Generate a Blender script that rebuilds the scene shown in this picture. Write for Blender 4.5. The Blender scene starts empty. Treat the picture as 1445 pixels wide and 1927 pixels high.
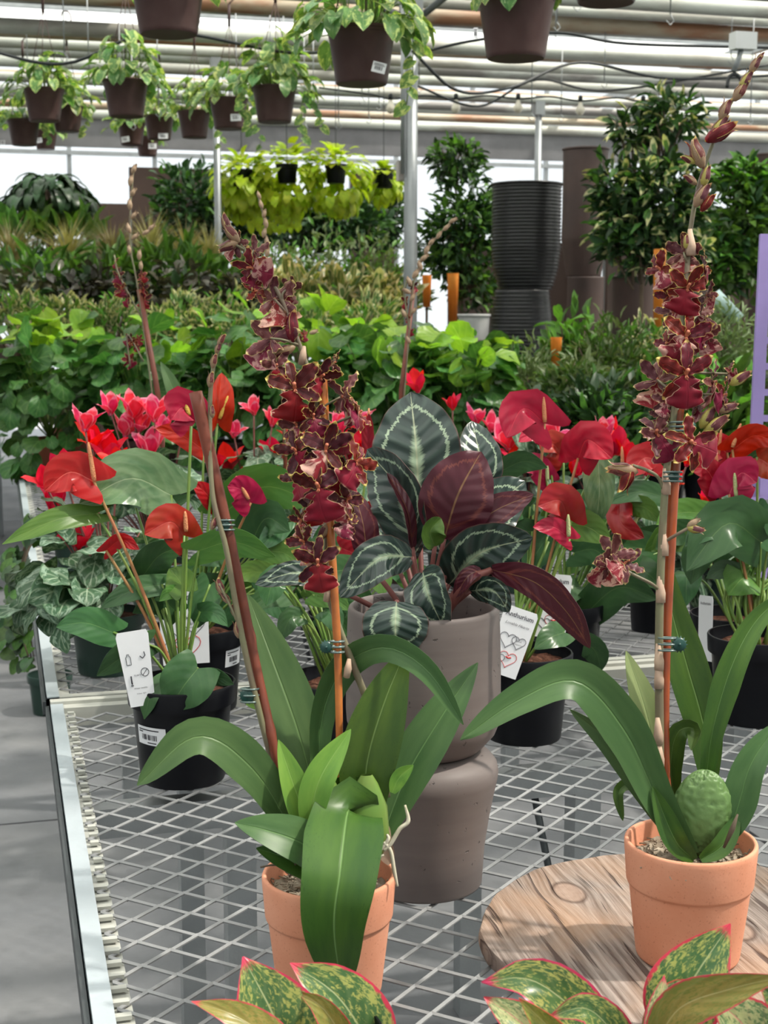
import bpy, math, random
import numpy as np
from mathutils import Vector, Matrix, Quaternion
random.seed(7); rng = np.random.default_rng(7)
SC = bpy.context.scene; COL = SC.collection
# ---------------- camera (1445x1927 frame) ----------------
FPX = 2670.0; PITCH = math.radians(8.0); YAW = math.radians(-15.1)
CAM = Vector((0, 0, 1.45))
cd = bpy.data.cameras.new('camera'); cam = bpy.data.objects.new('camera', cd); COL.objects.link(cam)
cam.location = CAM; cam.rotation_euler = (math.pi/2-PITCH, 0, YAW)
cd.sensor_fit = 'VERTICAL'; cd.sensor_height = 36.0; cd.sensor_width = 27.0; cd.lens = 36.0*FPX/1927
cd.clip_start = .02; cd.clip_end = 200
cd.dof.use_dof = True; cd.dof.focus_distance = 1.75; cd.dof.aperture_fstop = 14.0
SC.camera = cam
# ---------------- world, sun, exposure ----------------
w = bpy.data.worlds.new('world'); SC.world = w; w.use_nodes = True
bg = w.node_tree.nodes['Background']; bg.inputs[0].default_value = (.90, .96, 1.0, 1); bg.inputs[1].default_value = 1.45
sd = bpy.data.lights.new('sun', 'SUN'); sun = bpy.data.objects.new('sun', sd); COL.objects.link(sun)
sd.energy = 60.0; sd.angle = math.radians(2.0); sd.color = (1.0, .93, .82)
sun.rotation_euler = Vector((-.75, .30, -1.15)).to_track_quat('-Z', 'Y').to_euler()
SC.view_settings.view_transform = 'Standard'; SC.view_settings.look = 'None'
SC.view_settings.exposure = -0.15; SC.view_settings.gamma = 1; SC.view_settings.use_curve_mapping = False
SC.cycles.max_bounces = 6; SC.cycles.transparent_max_bounces = 10; SC.cycles.use_denoising = True
SC.cycles.sample_clamp_indirect = 4; SC.cycles.caustics_reflective = False; SC.cycles.caustics_refractive = False
# ---------------- pixel -> world helpers ----------------
_cy, _sy = math.cos(YAW), math.sin(YAW)
FW = Vector((-_sy*math.cos(PITCH), _cy*math.cos(PITCH), -math.sin(PITCH))); RT = Vector((_cy, _sy, 0)); UP = RT.cross(FW)
def ray(px, py): return FW + RT*((px-722.5)/FPX) + UP*((963.5-py)/FPX)
def P(px, py, t): return CAM + ray(px, py)*t
def PZ(px, py, z):
    d = ray(px, py); return CAM + d*((z-CAM.z)/d.z)
def depth(p): return (p-CAM).dot(FW)
BZ = .75; BX = .088
# ---------------- node materials ----------------
class M:
    def __init__(s, name):
        s.m = bpy.data.materials.new(name); s.m.use_nodes = True; s.t = s.m.node_tree; s.t.nodes.clear()
        s.out = s.t.nodes.new('ShaderNodeOutputMaterial')
    def n(s, typ, ins=(), o=0, **pr):
        nd = s.t.nodes.new('ShaderNode'+typ)
        for k, v in pr.items(): setattr(nd, k, v)
        it = ins.items() if isinstance(ins, dict) else enumerate(ins)
        for k, v in it:
            if v is None: continue
            sk = nd.inputs[k]
            if isinstance(v, bpy.types.NodeSocket): s.t.links.new(v, sk)
            else:
                if isinstance(v, tuple) and len(v) == 3 and sk.type == 'RGBA': v = (*v, 1)
                sk.default_value = v
        return nd.outputs[o]
    def ma(s, op, a, b=None, c=None, clamp=False): return s.n('Math', [a, b, c], operation=op, use_clamp=clamp)
    def mix(s, f, a, b, bt='MIX'): return s.n('MixRGB', [f, a, b], blend_type=bt)
    def ramp(s, f, stops, ip='LINEAR'):
        nd = s.t.nodes.new('ShaderNodeValToRGB'); s.t.links.new(f, nd.inputs[0]); cr = nd.color_ramp; cr.interpolation = ip
        while len(cr.elements) < len(stops): cr.elements.new(.5)
        for e, (p, c) in zip(cr.elements, stops):
            e.position = p; e.color = (*c, 1) if isinstance(c, tuple) else (c, c, c, 1)
        return nd.outputs[0]
    def coord(s, o=3, sc=(1, 1, 1)):
        c = s.n('TexCoord', o=o); return s.n('Mapping', {0: c, 'Scale': sc})
    def noise(s, v, sc, det=3, dis=0, rough=.5): return s.n('TexNoise', {'Vector': v, 'Scale': sc, 'Detail': det, 'Distortion': dis, 'Roughness': rough})
    def bump(s, h, st=.3, d=.01): return s.n('Bump', {'Height': h, 'Strength': st, 'Distance': d})
    def bsdf(s, col, rough=.5, metal=0, normal=None, spec=.5, coat=0, sub=0):
        return s.n('BsdfPrincipled', {'Base Color': col, 'Roughness': rough, 'Metallic': metal, 'Normal': normal, 'Specular IOR Level': spec, 'Coat Weight': coat})
    def done(s, sh): s.t.links.new(sh, s.out.inputs[0]); return s.m
def simple(name, col, rough=.5, metal=0, nz=0, nsc=20, dark=None, bump=0, bsc=200, spec=.5):
    m = M(name); c = col; nrm = None
    if nz: c = m.mix(m.ma('MULTIPLY', m.ramp(m.noise(m.coord(), nsc, 5), [(.35, 0.), (.7, 1.)]), nz), col, dark or tuple(x*.5 for x in col))
    if bump: nrm = m.bump(m.noise(m.coord(), bsc, 3), bump, .003)
    return m.done(m.bsdf(c, rough, metal, nrm, spec))
def leafmat(name, base, dark, vein=None, vw=.03, side=0, sstr=.3, edge=None, ew=.88, trans=.22, rough=.42, nsc=5, var=.25, mott=None, mth=.55, msc=9, spec=.32, tip=None, bmp=.35, glow=None, sl=.35, en_=.22, et=.985):
    m = M(name); uv = m.n('UVMap'); sx = m.t.nodes.new('ShaderNodeSeparateXYZ'); m.t.links.new(uv, sx.inputs[0]); U, V = sx.outputs[0], sx.outputs[1]
    a = m.ma('MULTIPLY', m.ma('ABSOLUTE', m.ma('SUBTRACT', V, .5)), 2)
    oc = m.coord(3); rnd = m.n('ObjectInfo', o=5)
    off = m.n('Combine'+'XYZ', [U, V, m.ma('MULTIPLY', rnd, 30)])
    nz = m.noise(off, nsc, 4)
    c = m.mix(m.ramp(nz, [(.3, 0.), (.7, 1.)]), base, dark)
    ph = m.ma('SUBTRACT', U, m.ma('MULTIPLY', a, sl)); h = None
    if mott:
        mz = m.noise(m.n('Mapping', {0: off, 'Scale': (1, 1, 1)}), msc, 6, .6, .65)
        k = m.ma('ADD', mz, m.ma('MULTIPLY', m.ma('SUBTRACT', a, .5), .12))
        c = m.mix(m.ramp(k, [(mth-.03, 0.), (mth+.04, 1.)]), c, mott)
    if side:
        sn = m.ma('SINE', m.ma('MULTIPLY', ph, side*6.283)); h = sn
        c = m.mix(m.ma('MULTIPLY', m.ramp(sn, [(.55, 0.), (1., 1.)]), sstr), c, vein or tuple(min(1, x*1.7+.02) for x in base))
    if vein: c = m.mix(m.ramp(a, [(vw*.5, .85), (vw, 0.)]), c, vein)
    if tip: c = m.mix(m.ramp(U, [(.6, 0.), (1., 1.)]), c, tip)
    if edge:
        en = m.ma('ADD', m.ma('MAXIMUM', a, m.ma('MULTIPLY', U, et)), m.ma('MULTIPLY', m.ma('SUBTRACT', m.noise(off, 12 if en_ < .2 else 25, 2), .5), en_))
        c = m.mix(m.ramp(en, [(ew-.02, 0.), (ew+.03, 1.)]), c, edge)
    hs = m.n('HueSaturation', {'Hue': m.ma('ADD', .5, m.ma('MULTIPLY', m.ma('SUBTRACT', rnd, .5), .03)), 'Saturation': 1.0, 'Value': m.ma('ADD', 1-var/2, m.ma('MULTIPLY', rnd, var)), 'Fac': 1.0, 'Color': c})
    hh = m.ma('ADD', m.ma('MULTIPLY', h, .6) if h else 0.0, m.ma('MULTIPLY', m.ramp(a, [(0., 0.), (.06, 1.)]), 1.0))
    nrm = m.bump(hh, bmp, .0012)
    b = m.bsdf(hs, rough, 0, nrm, spec)
    if trans:
        tc = m.mix(1., hs, glow or (1.25, 1.35, .55), 'MULTIPLY')
        tr = m.n('BsdfTranslucent', [tc, nrm]); b = m.n('MixShader', [trans, b, tr])
    return m.done(b)
# ---------------- objects ----------------
def tag(o, label=None, cat=None, group=None, kind=None):
    if label: o['label'] = label
    if cat: o['category'] = cat
    if group: o['group'] = group
    if kind: o['kind'] = kind
    return o
def empty(name, loc, label=None, cat=None, group=None):
    o = bpy.data.objects.new(name, None); o.empty_display_size = .05; COL.objects.link(o); o.location = loc
    return tag(o, label, cat, group)
def root_loc(p):
    v = Vector((0, 0, 0))
    while p is not None: v += p.location; p = p.parent
    return v
def link(name, me, parent=None, mat=None, Mx=None):
    o = bpy.data.objects.new(name, me); COL.objects.link(o)
    if mat is not None and not me.materials: me.materials.append(mat)
    if parent is not None: o.parent = parent
    if Mx is not None: o.matrix_basis = Mx
    return o
class B:
    """collects geometry in world coordinates"""
    def __init__(s): s.v = []; s.f = []; s.uv = []; s.mi = []; s.flat = False
    def add(s, vs, fs, uvs=None, mi=0):
        k = len(s.v); s.v += [tuple(p) for p in vs]
        for f in fs:
            s.f.append([i+k for i in f]); s.mi.append(mi)
            s.uv += [uvs[i] for i in f] if uvs else [(0, 0)]*len(f)
        return s
    def mesh(s, name, mats, org=(0, 0, 0), smooth=True):
        me = bpy.data.meshes.new(name); ox, oy, oz = org
        me.from_pydata([(x-ox, y-oy, z-oz) for x, y, z in s.v], [], s.f)
        if s.uv:
            l = me.uv_layers.new(name='UVMap'); l.data.foreach_set('uv', np.array(s.uv, dtype=np.float32).ravel())
        for m in (mats if isinstance(mats, (list, tuple)) else [mats]): me.materials.append(m)
        if any(s.mi): me.polygons.foreach_set('material_index', s.mi)
        if smooth: me.polygons.foreach_set('use_smooth', [True]*len(me.polygons))
        me.update(); return me
    def obj(s, name, mats, parent=None, smooth=True, auto=None):
        me = s.mesh(name, mats, root_loc(parent) if parent is not None else (0, 0, 0), smooth)
        o = link(name, me, parent)
        if auto: me.set_sharp_from_angle(angle=math.radians(auto))
        return o
    def box(s, a, b, mi=0):
        (x0, y0, z0), (x1, y1, z1) = a, b
        vs = [(x, y, z) for x in (x0, x1) for y in (y0, y1) for z in (z0, z1)]
        return s.add(vs, [(0, 1, 3, 2), (4, 6, 7, 5), (0, 4, 5, 1), (2, 3, 7, 6), (0, 2, 6, 4), (1, 5, 7, 3)], None, mi)
    def lathe(s, c, prof, n=48, mi=0, cap=True, sx=1):
        c = Vector(c); vs = []; uv = []; m = len(prof)
        for j, (r, z) in enumerate(prof):
            for i in range(n):
                a = 2*math.pi*i/n; vs.append((c.x+r*math.cos(a), c.y+r*math.sin(a), c.z+z)); uv.append((i/n, j/m))
        fs = [(j*n+i, j*n+(i+1) % n, (j+1)*n+(i+1) % n, (j+1)*n+i) for j in range(m-1) for i in range(n)]
        if cap: fs.append(tuple(range(n))[::-1])
        return s.add(vs, fs, uv, mi)
    def tube(s, pts, rad, n=8, mi=0, cap=True, smooth=0):
        pts = [Vector(p) for p in pts]
        if smooth: pts, rad = crs(pts, smooth, rad)
        k = len(pts); rad = rad if isinstance(rad, (list, tuple)) else [rad]*k
        T = (pts[1]-pts[0]).normalized(); nrm = T.orthogonal().normalized(); vs = []; uv = []
        for i, p in enumerate(pts):
            t2 = (pts[min(i+1, k-1)]-pts[max(i-1, 0)]).normalized()
            q = T.rotation_difference(t2); nrm = (q @ nrm).normalized(); T = t2; bn = T.cross(nrm)
            for j in range(n):
                a = 2*math.pi*j/n; vs.append(p+(nrm*math.cos(a)+bn*math.sin(a))*rad[i]); uv.append((i/max(1, k-1), j/n))
        fs = [(i*n+j, i*n+(j+1) % n, (i+1)*n+(j+1) % n, (i+1)*n+j) for i in range(k-1) for j in range(n)]
        if cap: fs += [tuple(range(n))[::-1], tuple((k-1)*n+j for j in range(n))]
        return s.add(vs, fs, uv, mi)
def crs(pts, sub, rad=None):
    """Catmull-Rom through points"""
    q = [pts[0]*2-pts[1]]+list(pts)+[pts[-1]*2-pts[-2]]; out = []; ro = []
    rr = rad if isinstance(rad, (list, tuple)) else [rad or 0]*len(pts)
    for i in range(len(pts)-1):
        p0, p1, p2, p3 = q[i:i+4]
        for k in range(sub):
            t = k/sub; out.append(.5*((2*p1)+(p2-p0)*t+(2*p0-5*p1+4*p2-p3)*t*t+(3*p1-p0-3*p2+p3)*t**3)); ro.append(rr[i]*(1-t)+rr[i+1]*t)
    out.append(pts[-1].copy()); ro.append(rr[-1]); return out, ro
SHAPES = {
 'strap': lambda u: (min(1, .42+1.3*u))*(max(0, 1-u**3.2))**.62,
 'lance': lambda u: math.sin(math.pi*min(1, (u*.93+.07)))**.75 * (1-.12*u),
 'oval': lambda u: (math.sin(math.pi*(u*.97+.03)**.88))**.62 if u < 1 else 0,
 'heart': lambda u: (.80+1.15*u-1.2*u*u if u < .35 else 1.055*(1-((u-.35)/.65)**1.9)**.95)*.95,
 'spathe': lambda u: (.86+.9*u-1.2*u*u if u < .3 else 1.02*(1-((u-.3)/.7)**2.3)**.8)*.97,
 'petal': lambda u: (.22+1.25*u**.85)*(max(0, 1-u**2.0))**.85*1.1,
 'lip': lambda u: (.22+.5*math.exp(-((u-.18)/.1)**2)) if u < .32 else (.3+.78*math.sin(math.pi*min(1, (u-.32)/.70)*.80))*(max(0, 1-((u-.32)/.68)**5))**.5,
 'grass': lambda u: (1-u**1.5)*.9+.1*(1-u),
 'ovate': lambda u: (math.sin(math.pi*(u*.985+.015)**.72))**.95*1.0 if u < 1 else 0,
 'round': lambda u: math.sqrt(max(0, 1-(2*(u*.96+.04)-1)**2)),
 'card': lambda u: 1.0,
}
def leafgeo(bd, pts, W, shape='lance', roll=0, fold=.0, curl=0, wave=0, wn=3, nu=14, nv=6, up=None, lobe=0, thick=0, sub=6, mi=0, mi2=None, twist=0, side=None, ruf=0):
    """leaf swept along pts. W half width (m). up: normal hint, default towards the camera."""
    pts = [Vector(p) for p in pts]
    cp = crs(pts, sub)[0] if len(pts) > 2 else [pts[0].lerp(pts[1], i/8) for i in range(9)]
    ln = [0]
    for i in range(1, len(cp)): ln.append(ln[-1]+(cp[i]-cp[i-1]).length)
    L = ln[-1]
    def at(u):
        d = u*L
        if d <= 0: return cp[0]+(cp[0]-cp[1]).normalized()*(-d), (cp[1]-cp[0]).normalized()
        for i in range(1, len(cp)):
            if d <= ln[i] or i == len(cp)-1:
                f = (d-ln[i-1])/max(1e-9, ln[i]-ln[i-1]); a = max(i-2, 0); b = min(i+1, len(cp)-1)
                return cp[i-1].lerp(cp[i], f), (cp[b]-cp[a]).normalized()
    w = SHAPES[shape]; vs = []; uv = []; ps = random.random()*6; prevS = None; off = []
    for i in range(nu+1):
        u = i/nu; wu = max(w(u), .02)*W
        for j in range(nv+1):
            v = -1+2*j/nv; yb = 0
            if lobe: yb = -lobe*L*math.sin(min(1, abs(v))*math.pi*.6)*max(0, 1-u*1.5)**1.5
            c, T = at(u+yb/L); 
            if side is not None: S = side-T*T.dot(side)
            else:
                n0 = up if up is not None else (CAM-c); S = T.cross(n0)
            if S.length < 1e-5: S = prevS or T.orthogonal()
            S = S.normalized(); 
            if prevS is not None and S.dot(prevS) < -.2 and side is None and up is not None: pass
            prevS = S
            S = Quaternion(T, roll+twist*u) @ S; N = S.cross(T)
            x = v*wu*(1+v*v*ruf*math.sin(u*19+ps+(2.2 if v > 0 else 0))+v*v*ruf*.6*math.sin(u*37+ps*2+(1 if v > 0 else 0)))
            z = fold*abs(x)+curl*x*x/max(W, 1e-6)+wave*W*math.sin(u*wn*6.283+ps+(1.5 if v > 0 else 0))*abs(v)**2
            p = c+S*x+N*z; vs.append(p); uv.append((u, (v+1)/2)); off.append(N)
    fs = [(i*(nv+1)+j, (i+1)*(nv+1)+j, (i+1)*(nv+1)+j+1, i*(nv+1)+j+1) for i in range(nu) for j in range(nv)]
    fs = [f[::-1] for f in fs]
    bd.add(vs, fs, uv, mi)
    if thick:
        vb = [p-n*thick for p, n in zip(vs, off)]; bd.add(vb, [f[::-1] for f in fs], uv, mi2 if mi2 is not None else mi)
        k = len(vs); n1 = nv+1
        ring = [i*n1 for i in range(nu+1)]+[nu*n1+j for j in range(1, n1)]+[i*n1+nv for i in range(nu-1, -1, -1)]+[j for j in range(nv-1, 0, -1)]
        bd.add(vs+vb, [(ring[q], ring[(q+1) % len(ring)], ring[(q+1) % len(ring)]+k, ring[q]+k) for q in range(len(ring))], uv+uv, mi)
    return bd
def blade(parent, name, mat, t0, pts, wpx, **k):
    """pts (px,py,dz) on a plant at depth t0; wpx = full width in photo pixels"""
    w3 = [P(a, b, t0+c) for a, b, c in pts]; W = wpx/2*t0/FPX
    return leafgeo(B(), w3, W, **k).obj(name, mat, parent)
KN1 = (-.094, .124); KN2 = (.053, -.010)
# ================= materials =================
def _film(name='film', op=.52, tc=.93):
    m = M(name)
    t = m.n('BsdfTransparent', [(1, 1, 1)]); b = m.n('BsdfTranslucent', [(tc, tc+.02, tc+.03)]); d = m.bsdf((.85, .87, .88), .5)
    return m.done(m.n('MixShader', [op, t, m.n('MixShader', [.25, b, d])]))
film = _film('roof_film', .72, .36); wall_film = _film('wall_film', .30, .93); side_film = _film('side_film', .85, .30)
galv = simple('galvanised', (.34, .36, .37), .45, .6, .5, 12, (.22, .235, .24), .15, 120)
galv_mesh = simple('galvanised_mesh', (.27, .275, .28), .55, .35, .5, 30, (.18, .185, .19), .1, 200)
rail_blue = simple('galvanised_rail', (.48, .54, .58), .38, .35, .6, 9, (.42, .48, .52), .1, 80)
rail_cream = simple('painted_rail', (.46, .47, .43), .5, .1, .7, 14, (.42, .42, .38), .1, 80)
dark_metal = simple('dark_metal', (.06, .07, .075), .5, .4)
def _pipe(name, a, b, c):
    m = M(name); oc = m.coord(3, (.35, 1, 1)); nz = m.noise(oc, 5, 5)
    col = m.ramp(nz, [(.32, a), (.47, b), (.58, c)])
    return m.done(m.bsdf(col, .5, .1))
pipes = [_pipe('pipe_white', (.52, .55, .50), (.46, .48, .43), (.34, .33, .29)), _pipe('pipe_beige', (.46, .42, .33), (.38, .31, .22), (.30, .15, .08)), _pipe('pipe_grey', (.36, .38, .37), (.42, .44, .41), (.22, .21, .20))]
shade_grey = simple('shade_cloth', (.16, .165, .17), .9, 0, .5, 3)
def _floor():
    m = M('concrete_floor'); oc = m.coord(3)
    c = m.ramp(m.noise(oc, 1.6, 8, .3), [(.3, (.10, .108, .12)), (.5, (.145, .15, .16)), (.7, (.20, .202, .205))])
    c = m.mix(m.ramp(m.noise(oc, 9, 6, .2), [(.55, 0.), (.75, .5)]), c, (.08, .085, .09))
    return m.done(m.bsdf(c, m.ramp(m.noise(oc, 2.5, 4), [(.3, .45), (.7, .75)]), 0, m.bump(m.noise(oc, 60, 4), .2, .003)))
concrete_floor = _floor()
def _plastic(name, c, d, rough=.42, var=.5, spec=.3):
    m = M(name); oc = m.coord(3)
    col = m.mix(m.ramp(m.noise(oc, 9, 6, .4), [(.45, 0.), (.75, var)]), c, d)
    return m.done(m.bsdf(col, rough, 0, m.bump(m.noise(oc, 40, 2), .05, .002), spec))
brown_plastic = _plastic('brown_plastic', (.055, .026, .023), (.13, .085, .078), .5, .35)
black_plastic = _plastic('black_plastic', (.005, .0055, .008), (.012, .013, .016), .36, .5, .18)
green_plastic = _plastic('green_plastic', (.02, .045, .035), (.05, .08, .07), .45)
orange_sleeve = _plastic('orange_sleeve', (.75, .22, .03), (.85, .5, .12), .4)
white_paper = simple('white_label', (.78, .79, .82), .55, 0, .15, 30, (.6, .61, .64))
ink = simple('ink', (.02, .02, .03), .7); red_ink = simple('red_ink', (.55, .03, .03), .6); grey_ink = simple('grey_ink', (.12, .12, .14), .7)
def _terra():
    m = M('terracotta'); oc = m.coord(3)
    c = m.mix(m.ramp(m.noise(oc, 14, 5, .3), [(.3, 0.), (.75, 1.)]), (.66, .265, .155), (.76, .36, .235))
    c = m.mix(m.ramp(m.noise(oc, 5, 6, .6), [(.52, 0.), (.8, .55)]), c, (.80, .45, .33))
    c = m.mix(m.ramp(m.noise(oc, 420, 1), [(.66, 0.), (.72, .5)]), c, (.45, .16, .09))
    return m.done(m.bsdf(c, .82, 0, m.bump(m.noise(oc, 260, 4), .12, .0015), .25))
terracotta = _terra()
def _greyc():
    m = M('grey_fibre_clay'); oc = m.coord(3); st = m.coord(3, (1, 1, 9))
    c = m.mix(m.noise(st, 6, 5), (.12, .098, .094), (.19, .158, .148))
    pit = m.ramp(m.noise(oc, 62, 3, .8, .6), [(.665, 0.), (.70, 1.)])
    pit2 = m.ramp(m.noise(oc, 17, 7, 1.4, .75), [(.70, 0.), (.73, 1.)])
    p = m.ma('MAXIMUM', pit, pit2)
    c = m.mix(m.ma('MULTIPLY', p, .75), c, (.05, .042, .04))
    h = m.ma('SUBTRACT', m.ma('MULTIPLY', m.noise(st, 12, 4), .25), p)
    return m.done(m.bsdf(c, .55, 0, m.bump(h, .5, .002), .4))
grey_clay = _greyc()
def _ribbed(): 
    m = M('black_glaze'); oc = m.coord(3)
    return m.done(m.bsdf(m.mix(m.noise(oc, 5, 3), (.004, .004, .005), (.012, .012, .014)), .33, 0, None))
black_glaze = _ribbed()
rust_brown = simple('rust_brown', (.085, .052, .045), .6, 0, .7, 5, (.045, .03, .028), .2, 60)
brown_sheet = simple('brown_sheet', (.075, .045, .035), .55, 0, .4, 3)
def _soil():
    m = M('soil'); oc = m.coord(3)
    n1 = m.noise(oc, 70, 6, .3, .7)
    c = m.ramp(n1, [(.3, (.035, .015, .01)), (.5, (.10, .042, .028)), (.68, (.22, .11, .075))])
    return m.done(m.bsdf(c, .95, 0, m.bump(n1, 1., .01), .1))
soil = _soil()
moss = simple('dry_moss', (.42, .36, .28), .95, 0, .9, 60, (.16, .12, .08), .8, 90)
def _wood():
    m = M('weathered_wood')
    ob = m.n('TexCoord', o=3)
    mp = m.n('Mapping', {0: ob, 'Rotation': (0, 0, math.radians(3))})
    sx = m.t.nodes.new('ShaderNodeSeparateXYZ'); m.t.links.new(mp, sx.inputs[0])
    # grain runs along y' ; two knots push the grain aside
    X, Y = sx.outputs[0], sx.outputs[1]
    def knot(cx, cy, s, amp):
        dx = m.ma('SUBTRACT', X, cx); dy = m.ma('MULTIPLY', m.ma('SUBTRACT', Y, cy), .62)
        r = m.ma('SQRT', m.ma('ADD', m.ma('MULTIPLY', dx, dx), m.ma('MULTIPLY', dy, dy)))
        g = m.ma('EXPONENT', m.ma('MULTIPLY', m.ma('MULTIPLY', r, r), -1/(s*s)))
        return r, g, dx
    r1, g1, dx1 = knot(KN1[0], KN1[1], .030, 0); r2, g2, dx2 = knot(KN2[0], KN2[1], .034, 0)
    wx = m.ma('SUBTRACT', m.ma('SUBTRACT', X, m.ma('MULTIPLY', m.ma('MULTIPLY', dx1, g1), .62)), m.ma('MULTIPLY', m.ma('MULTIPLY', dx2, g2), .62))
    v = m.n('CombineXYZ', [m.ma('MULTIPLY', wx, 1.), m.ma('MULTIPLY', Y, .045), 0.])
    n1 = m.noise(v, 150, 5, .12, .6); n2 = m.noise(v, 95, 3, .1); n3 = m.noise(mp, 7, 5, .5)
    c = m.ramp(n1, [(.28, (.09, .062, .052)), (.45, (.20, .160, .140)), (.62, (.34, .285, .255)), (.8, (.43, .38, .35))])
    c = m.mix(m.ramp(n3, [(.42, 0.), (.66, .55)]), c, (.42, .25, .15))
    crack = m.ramp(n2, [(.36, 1.), (.41, 0.)])
    c = m.mix(m.ma('MULTIPLY', crack, .8), c, (.07, .045, .04))
    k1 = m.ramp(r1, [(.017, 1.), (.019, 0.)]); k2 = m.ramp(r2, [(.017, 1.), (.019, 0.)]); k = m.ma('MAXIMUM', k1, k2)
    c = m.mix(m.ma('MULTIPLY', k, .7), c, m.mix(m.noise(mp, 90, 4), (.24, .15, .11), (.42, .31, .25)))
    rg = m.ma('MAXIMUM', m.ramp(m.ma('ABSOLUTE', m.ma('SUBTRACT', r1, .018)), [(.0007, 1.), (.0016, 0.)]), m.ramp(m.ma('ABSOLUTE', m.ma('SUBTRACT', r2, .018)), [(.0007, 1.), (.0016, 0.)]))
    c = m.mix(m.ma('MULTIPLY', rg, .75), c, (.07, .04, .03))
    h = m.ma('SUBTRACT', n1, m.ma('MULTIPLY', crack, 1.2))
    return m.done(m.bsdf(c, .85, 0, m.bump(h, .7, .004), .2))
bamboo_dark = simple('bamboo_red', (.17, .035, .015), .5, 0, .8, 30, (.08, .02, .012), .1, 100)
bamboo_orange = simple('bamboo_orange', (.52, .17, .035), .35, 0, .8, 34, (.30, .08, .02), .1, 100)
clip_mat = simple('clip_green', (.01, .055, .045), .3, 0, .2)
clip_ring = simple('clip_ring', (.13, .18, .17), .25, .3)
stem_grey = simple('flower_stem', (.17, .17, .09), .5, 0, .8, 26, (.13, .075, .06), .1, 100)
bract = simple('papery_bract', (.50, .36, .26), .7, 0, .7, 60, (.28, .17, .13))
stem_green = simple('stem_green', (.13, .25, .045), .45, 0, .5, 20, (.20, .20, .04))
stem_red = simple('stem_red', (.38, .14, .06), .45, 0, .6, 20, (.25, .20, .05))
stem_woody = simple('stem_woody', (.12, .085, .055), .8, 0, .5)
stem_mauve = simple('stem_mauve', (.22, .07, .06), .5, 0, .4)
root_white = simple('aerial_root', (.62, .58, .46), .6, 0, .6, 60, (.38, .34, .2))
purple = simple('purple_plastic', (.29, .22, .50), .5, 0, .2)
white_plastic = simple('white_plastic', (.7, .72, .72), .5)
black_cable = simple('black_cable', (.012, .016, .018), .5)
steel_post_mat = simple('steel_post', (.27, .29, .30), .42, .55, .6, 6, (.17, .185, .19), .1, 40)
# leaves
L_strap = leafmat('orchid_leaf', (.072, .145, .022), (.036, .092, .018), (.17, .29, .09), .03, 0, 0, nsc=3, trans=.16, rough=.36, var=.12, bmp=.5, mott=(.018, .055, .01), mth=.665, msc=75)
L_strap2 = leafmat('orchid_leaf_blue', (.080, .155, .050), (.046, .108, .032), (.14, .26, .09), .03, 0, 0, nsc=3, trans=.12, rough=.4, var=.1, bmp=.5)
L_strapy = leafmat('orchid_leaf_young', (.21, .36, .06), (.13, .27, .045), (.30, .45, .12), .03, 0, 0, nsc=3, trans=.28, rough=.38, var=.1)
L_strapp = leafmat('orchid_leaf_pale', (.34, .42, .19), (.26, .35, .15), (.4, .5, .25), .03, 0, 0, nsc=3, trans=.25, rough=.5, var=.1)
L_anth = leafmat('anthurium_leaf', (.055, .14, .048), (.035, .10, .035), (.13, .23, .08), .018, 5, .07, nsc=2.5, trans=.18, rough=.28, var=.35, sl=.5, bmp=.12)
L_anth2 = leafmat('anthurium_leaf_light', (.13, .26, .05), (.085, .20, .04), (.24, .36, .10), .018, 5, .08, nsc=2.5, trans=.3, rough=.33, var=.3, sl=.5, bmp=.12)
L_anth3 = leafmat('anthurium_leaf_pale', (.20, .29, .14), (.07, .15, .06), (.34, .42, .24), .022, 6, .12, nsc=4, trans=.15, rough=.2, var=.1, sl=.5, bmp=.25)
L_spathe = leafmat('spathe_red', (.55, .002, .014), (.36, .002, .010), (.75, .03, .03), .02, 5, .05, nsc=3, trans=.18, rough=.28, var=.2, glow=(.9, .12, .3), bmp=.3, spec=.4)
L_spathep = leafmat('spathe_rose', (.50, .010, .050), (.36, .006, .032), (.75, .10, .12), .02, 5, .1, nsc=3, trans=.18, rough=.28, var=.2, glow=(.9, .2, .4), bmp=.3, spec=.4)
L_spathed = leafmat('spathe_dark', (.36, .010, .010), (.34, .04, .015), (.40, .05, .04), .02, 5, .1, nsc=3, trans=.18, rough=.28, var=.2, glow=(.9, .3, .4), bmp=.3, spec=.4)
spadix_y = simple('spadix_yellow', (.75, .50, .09), .6, 0, .4, 90, (.6, .28, .05), .8, 500)
spadix_o = simple('spadix_orange', (.66, .28, .12), .6, 0, .5, 90, (.5, .12, .06), .8, 500)
spadix_g = simple('spadix_green', (.42, .48, .20), .6, 0, .4, 90, (.5, .5, .3), .8, 500)
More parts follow.
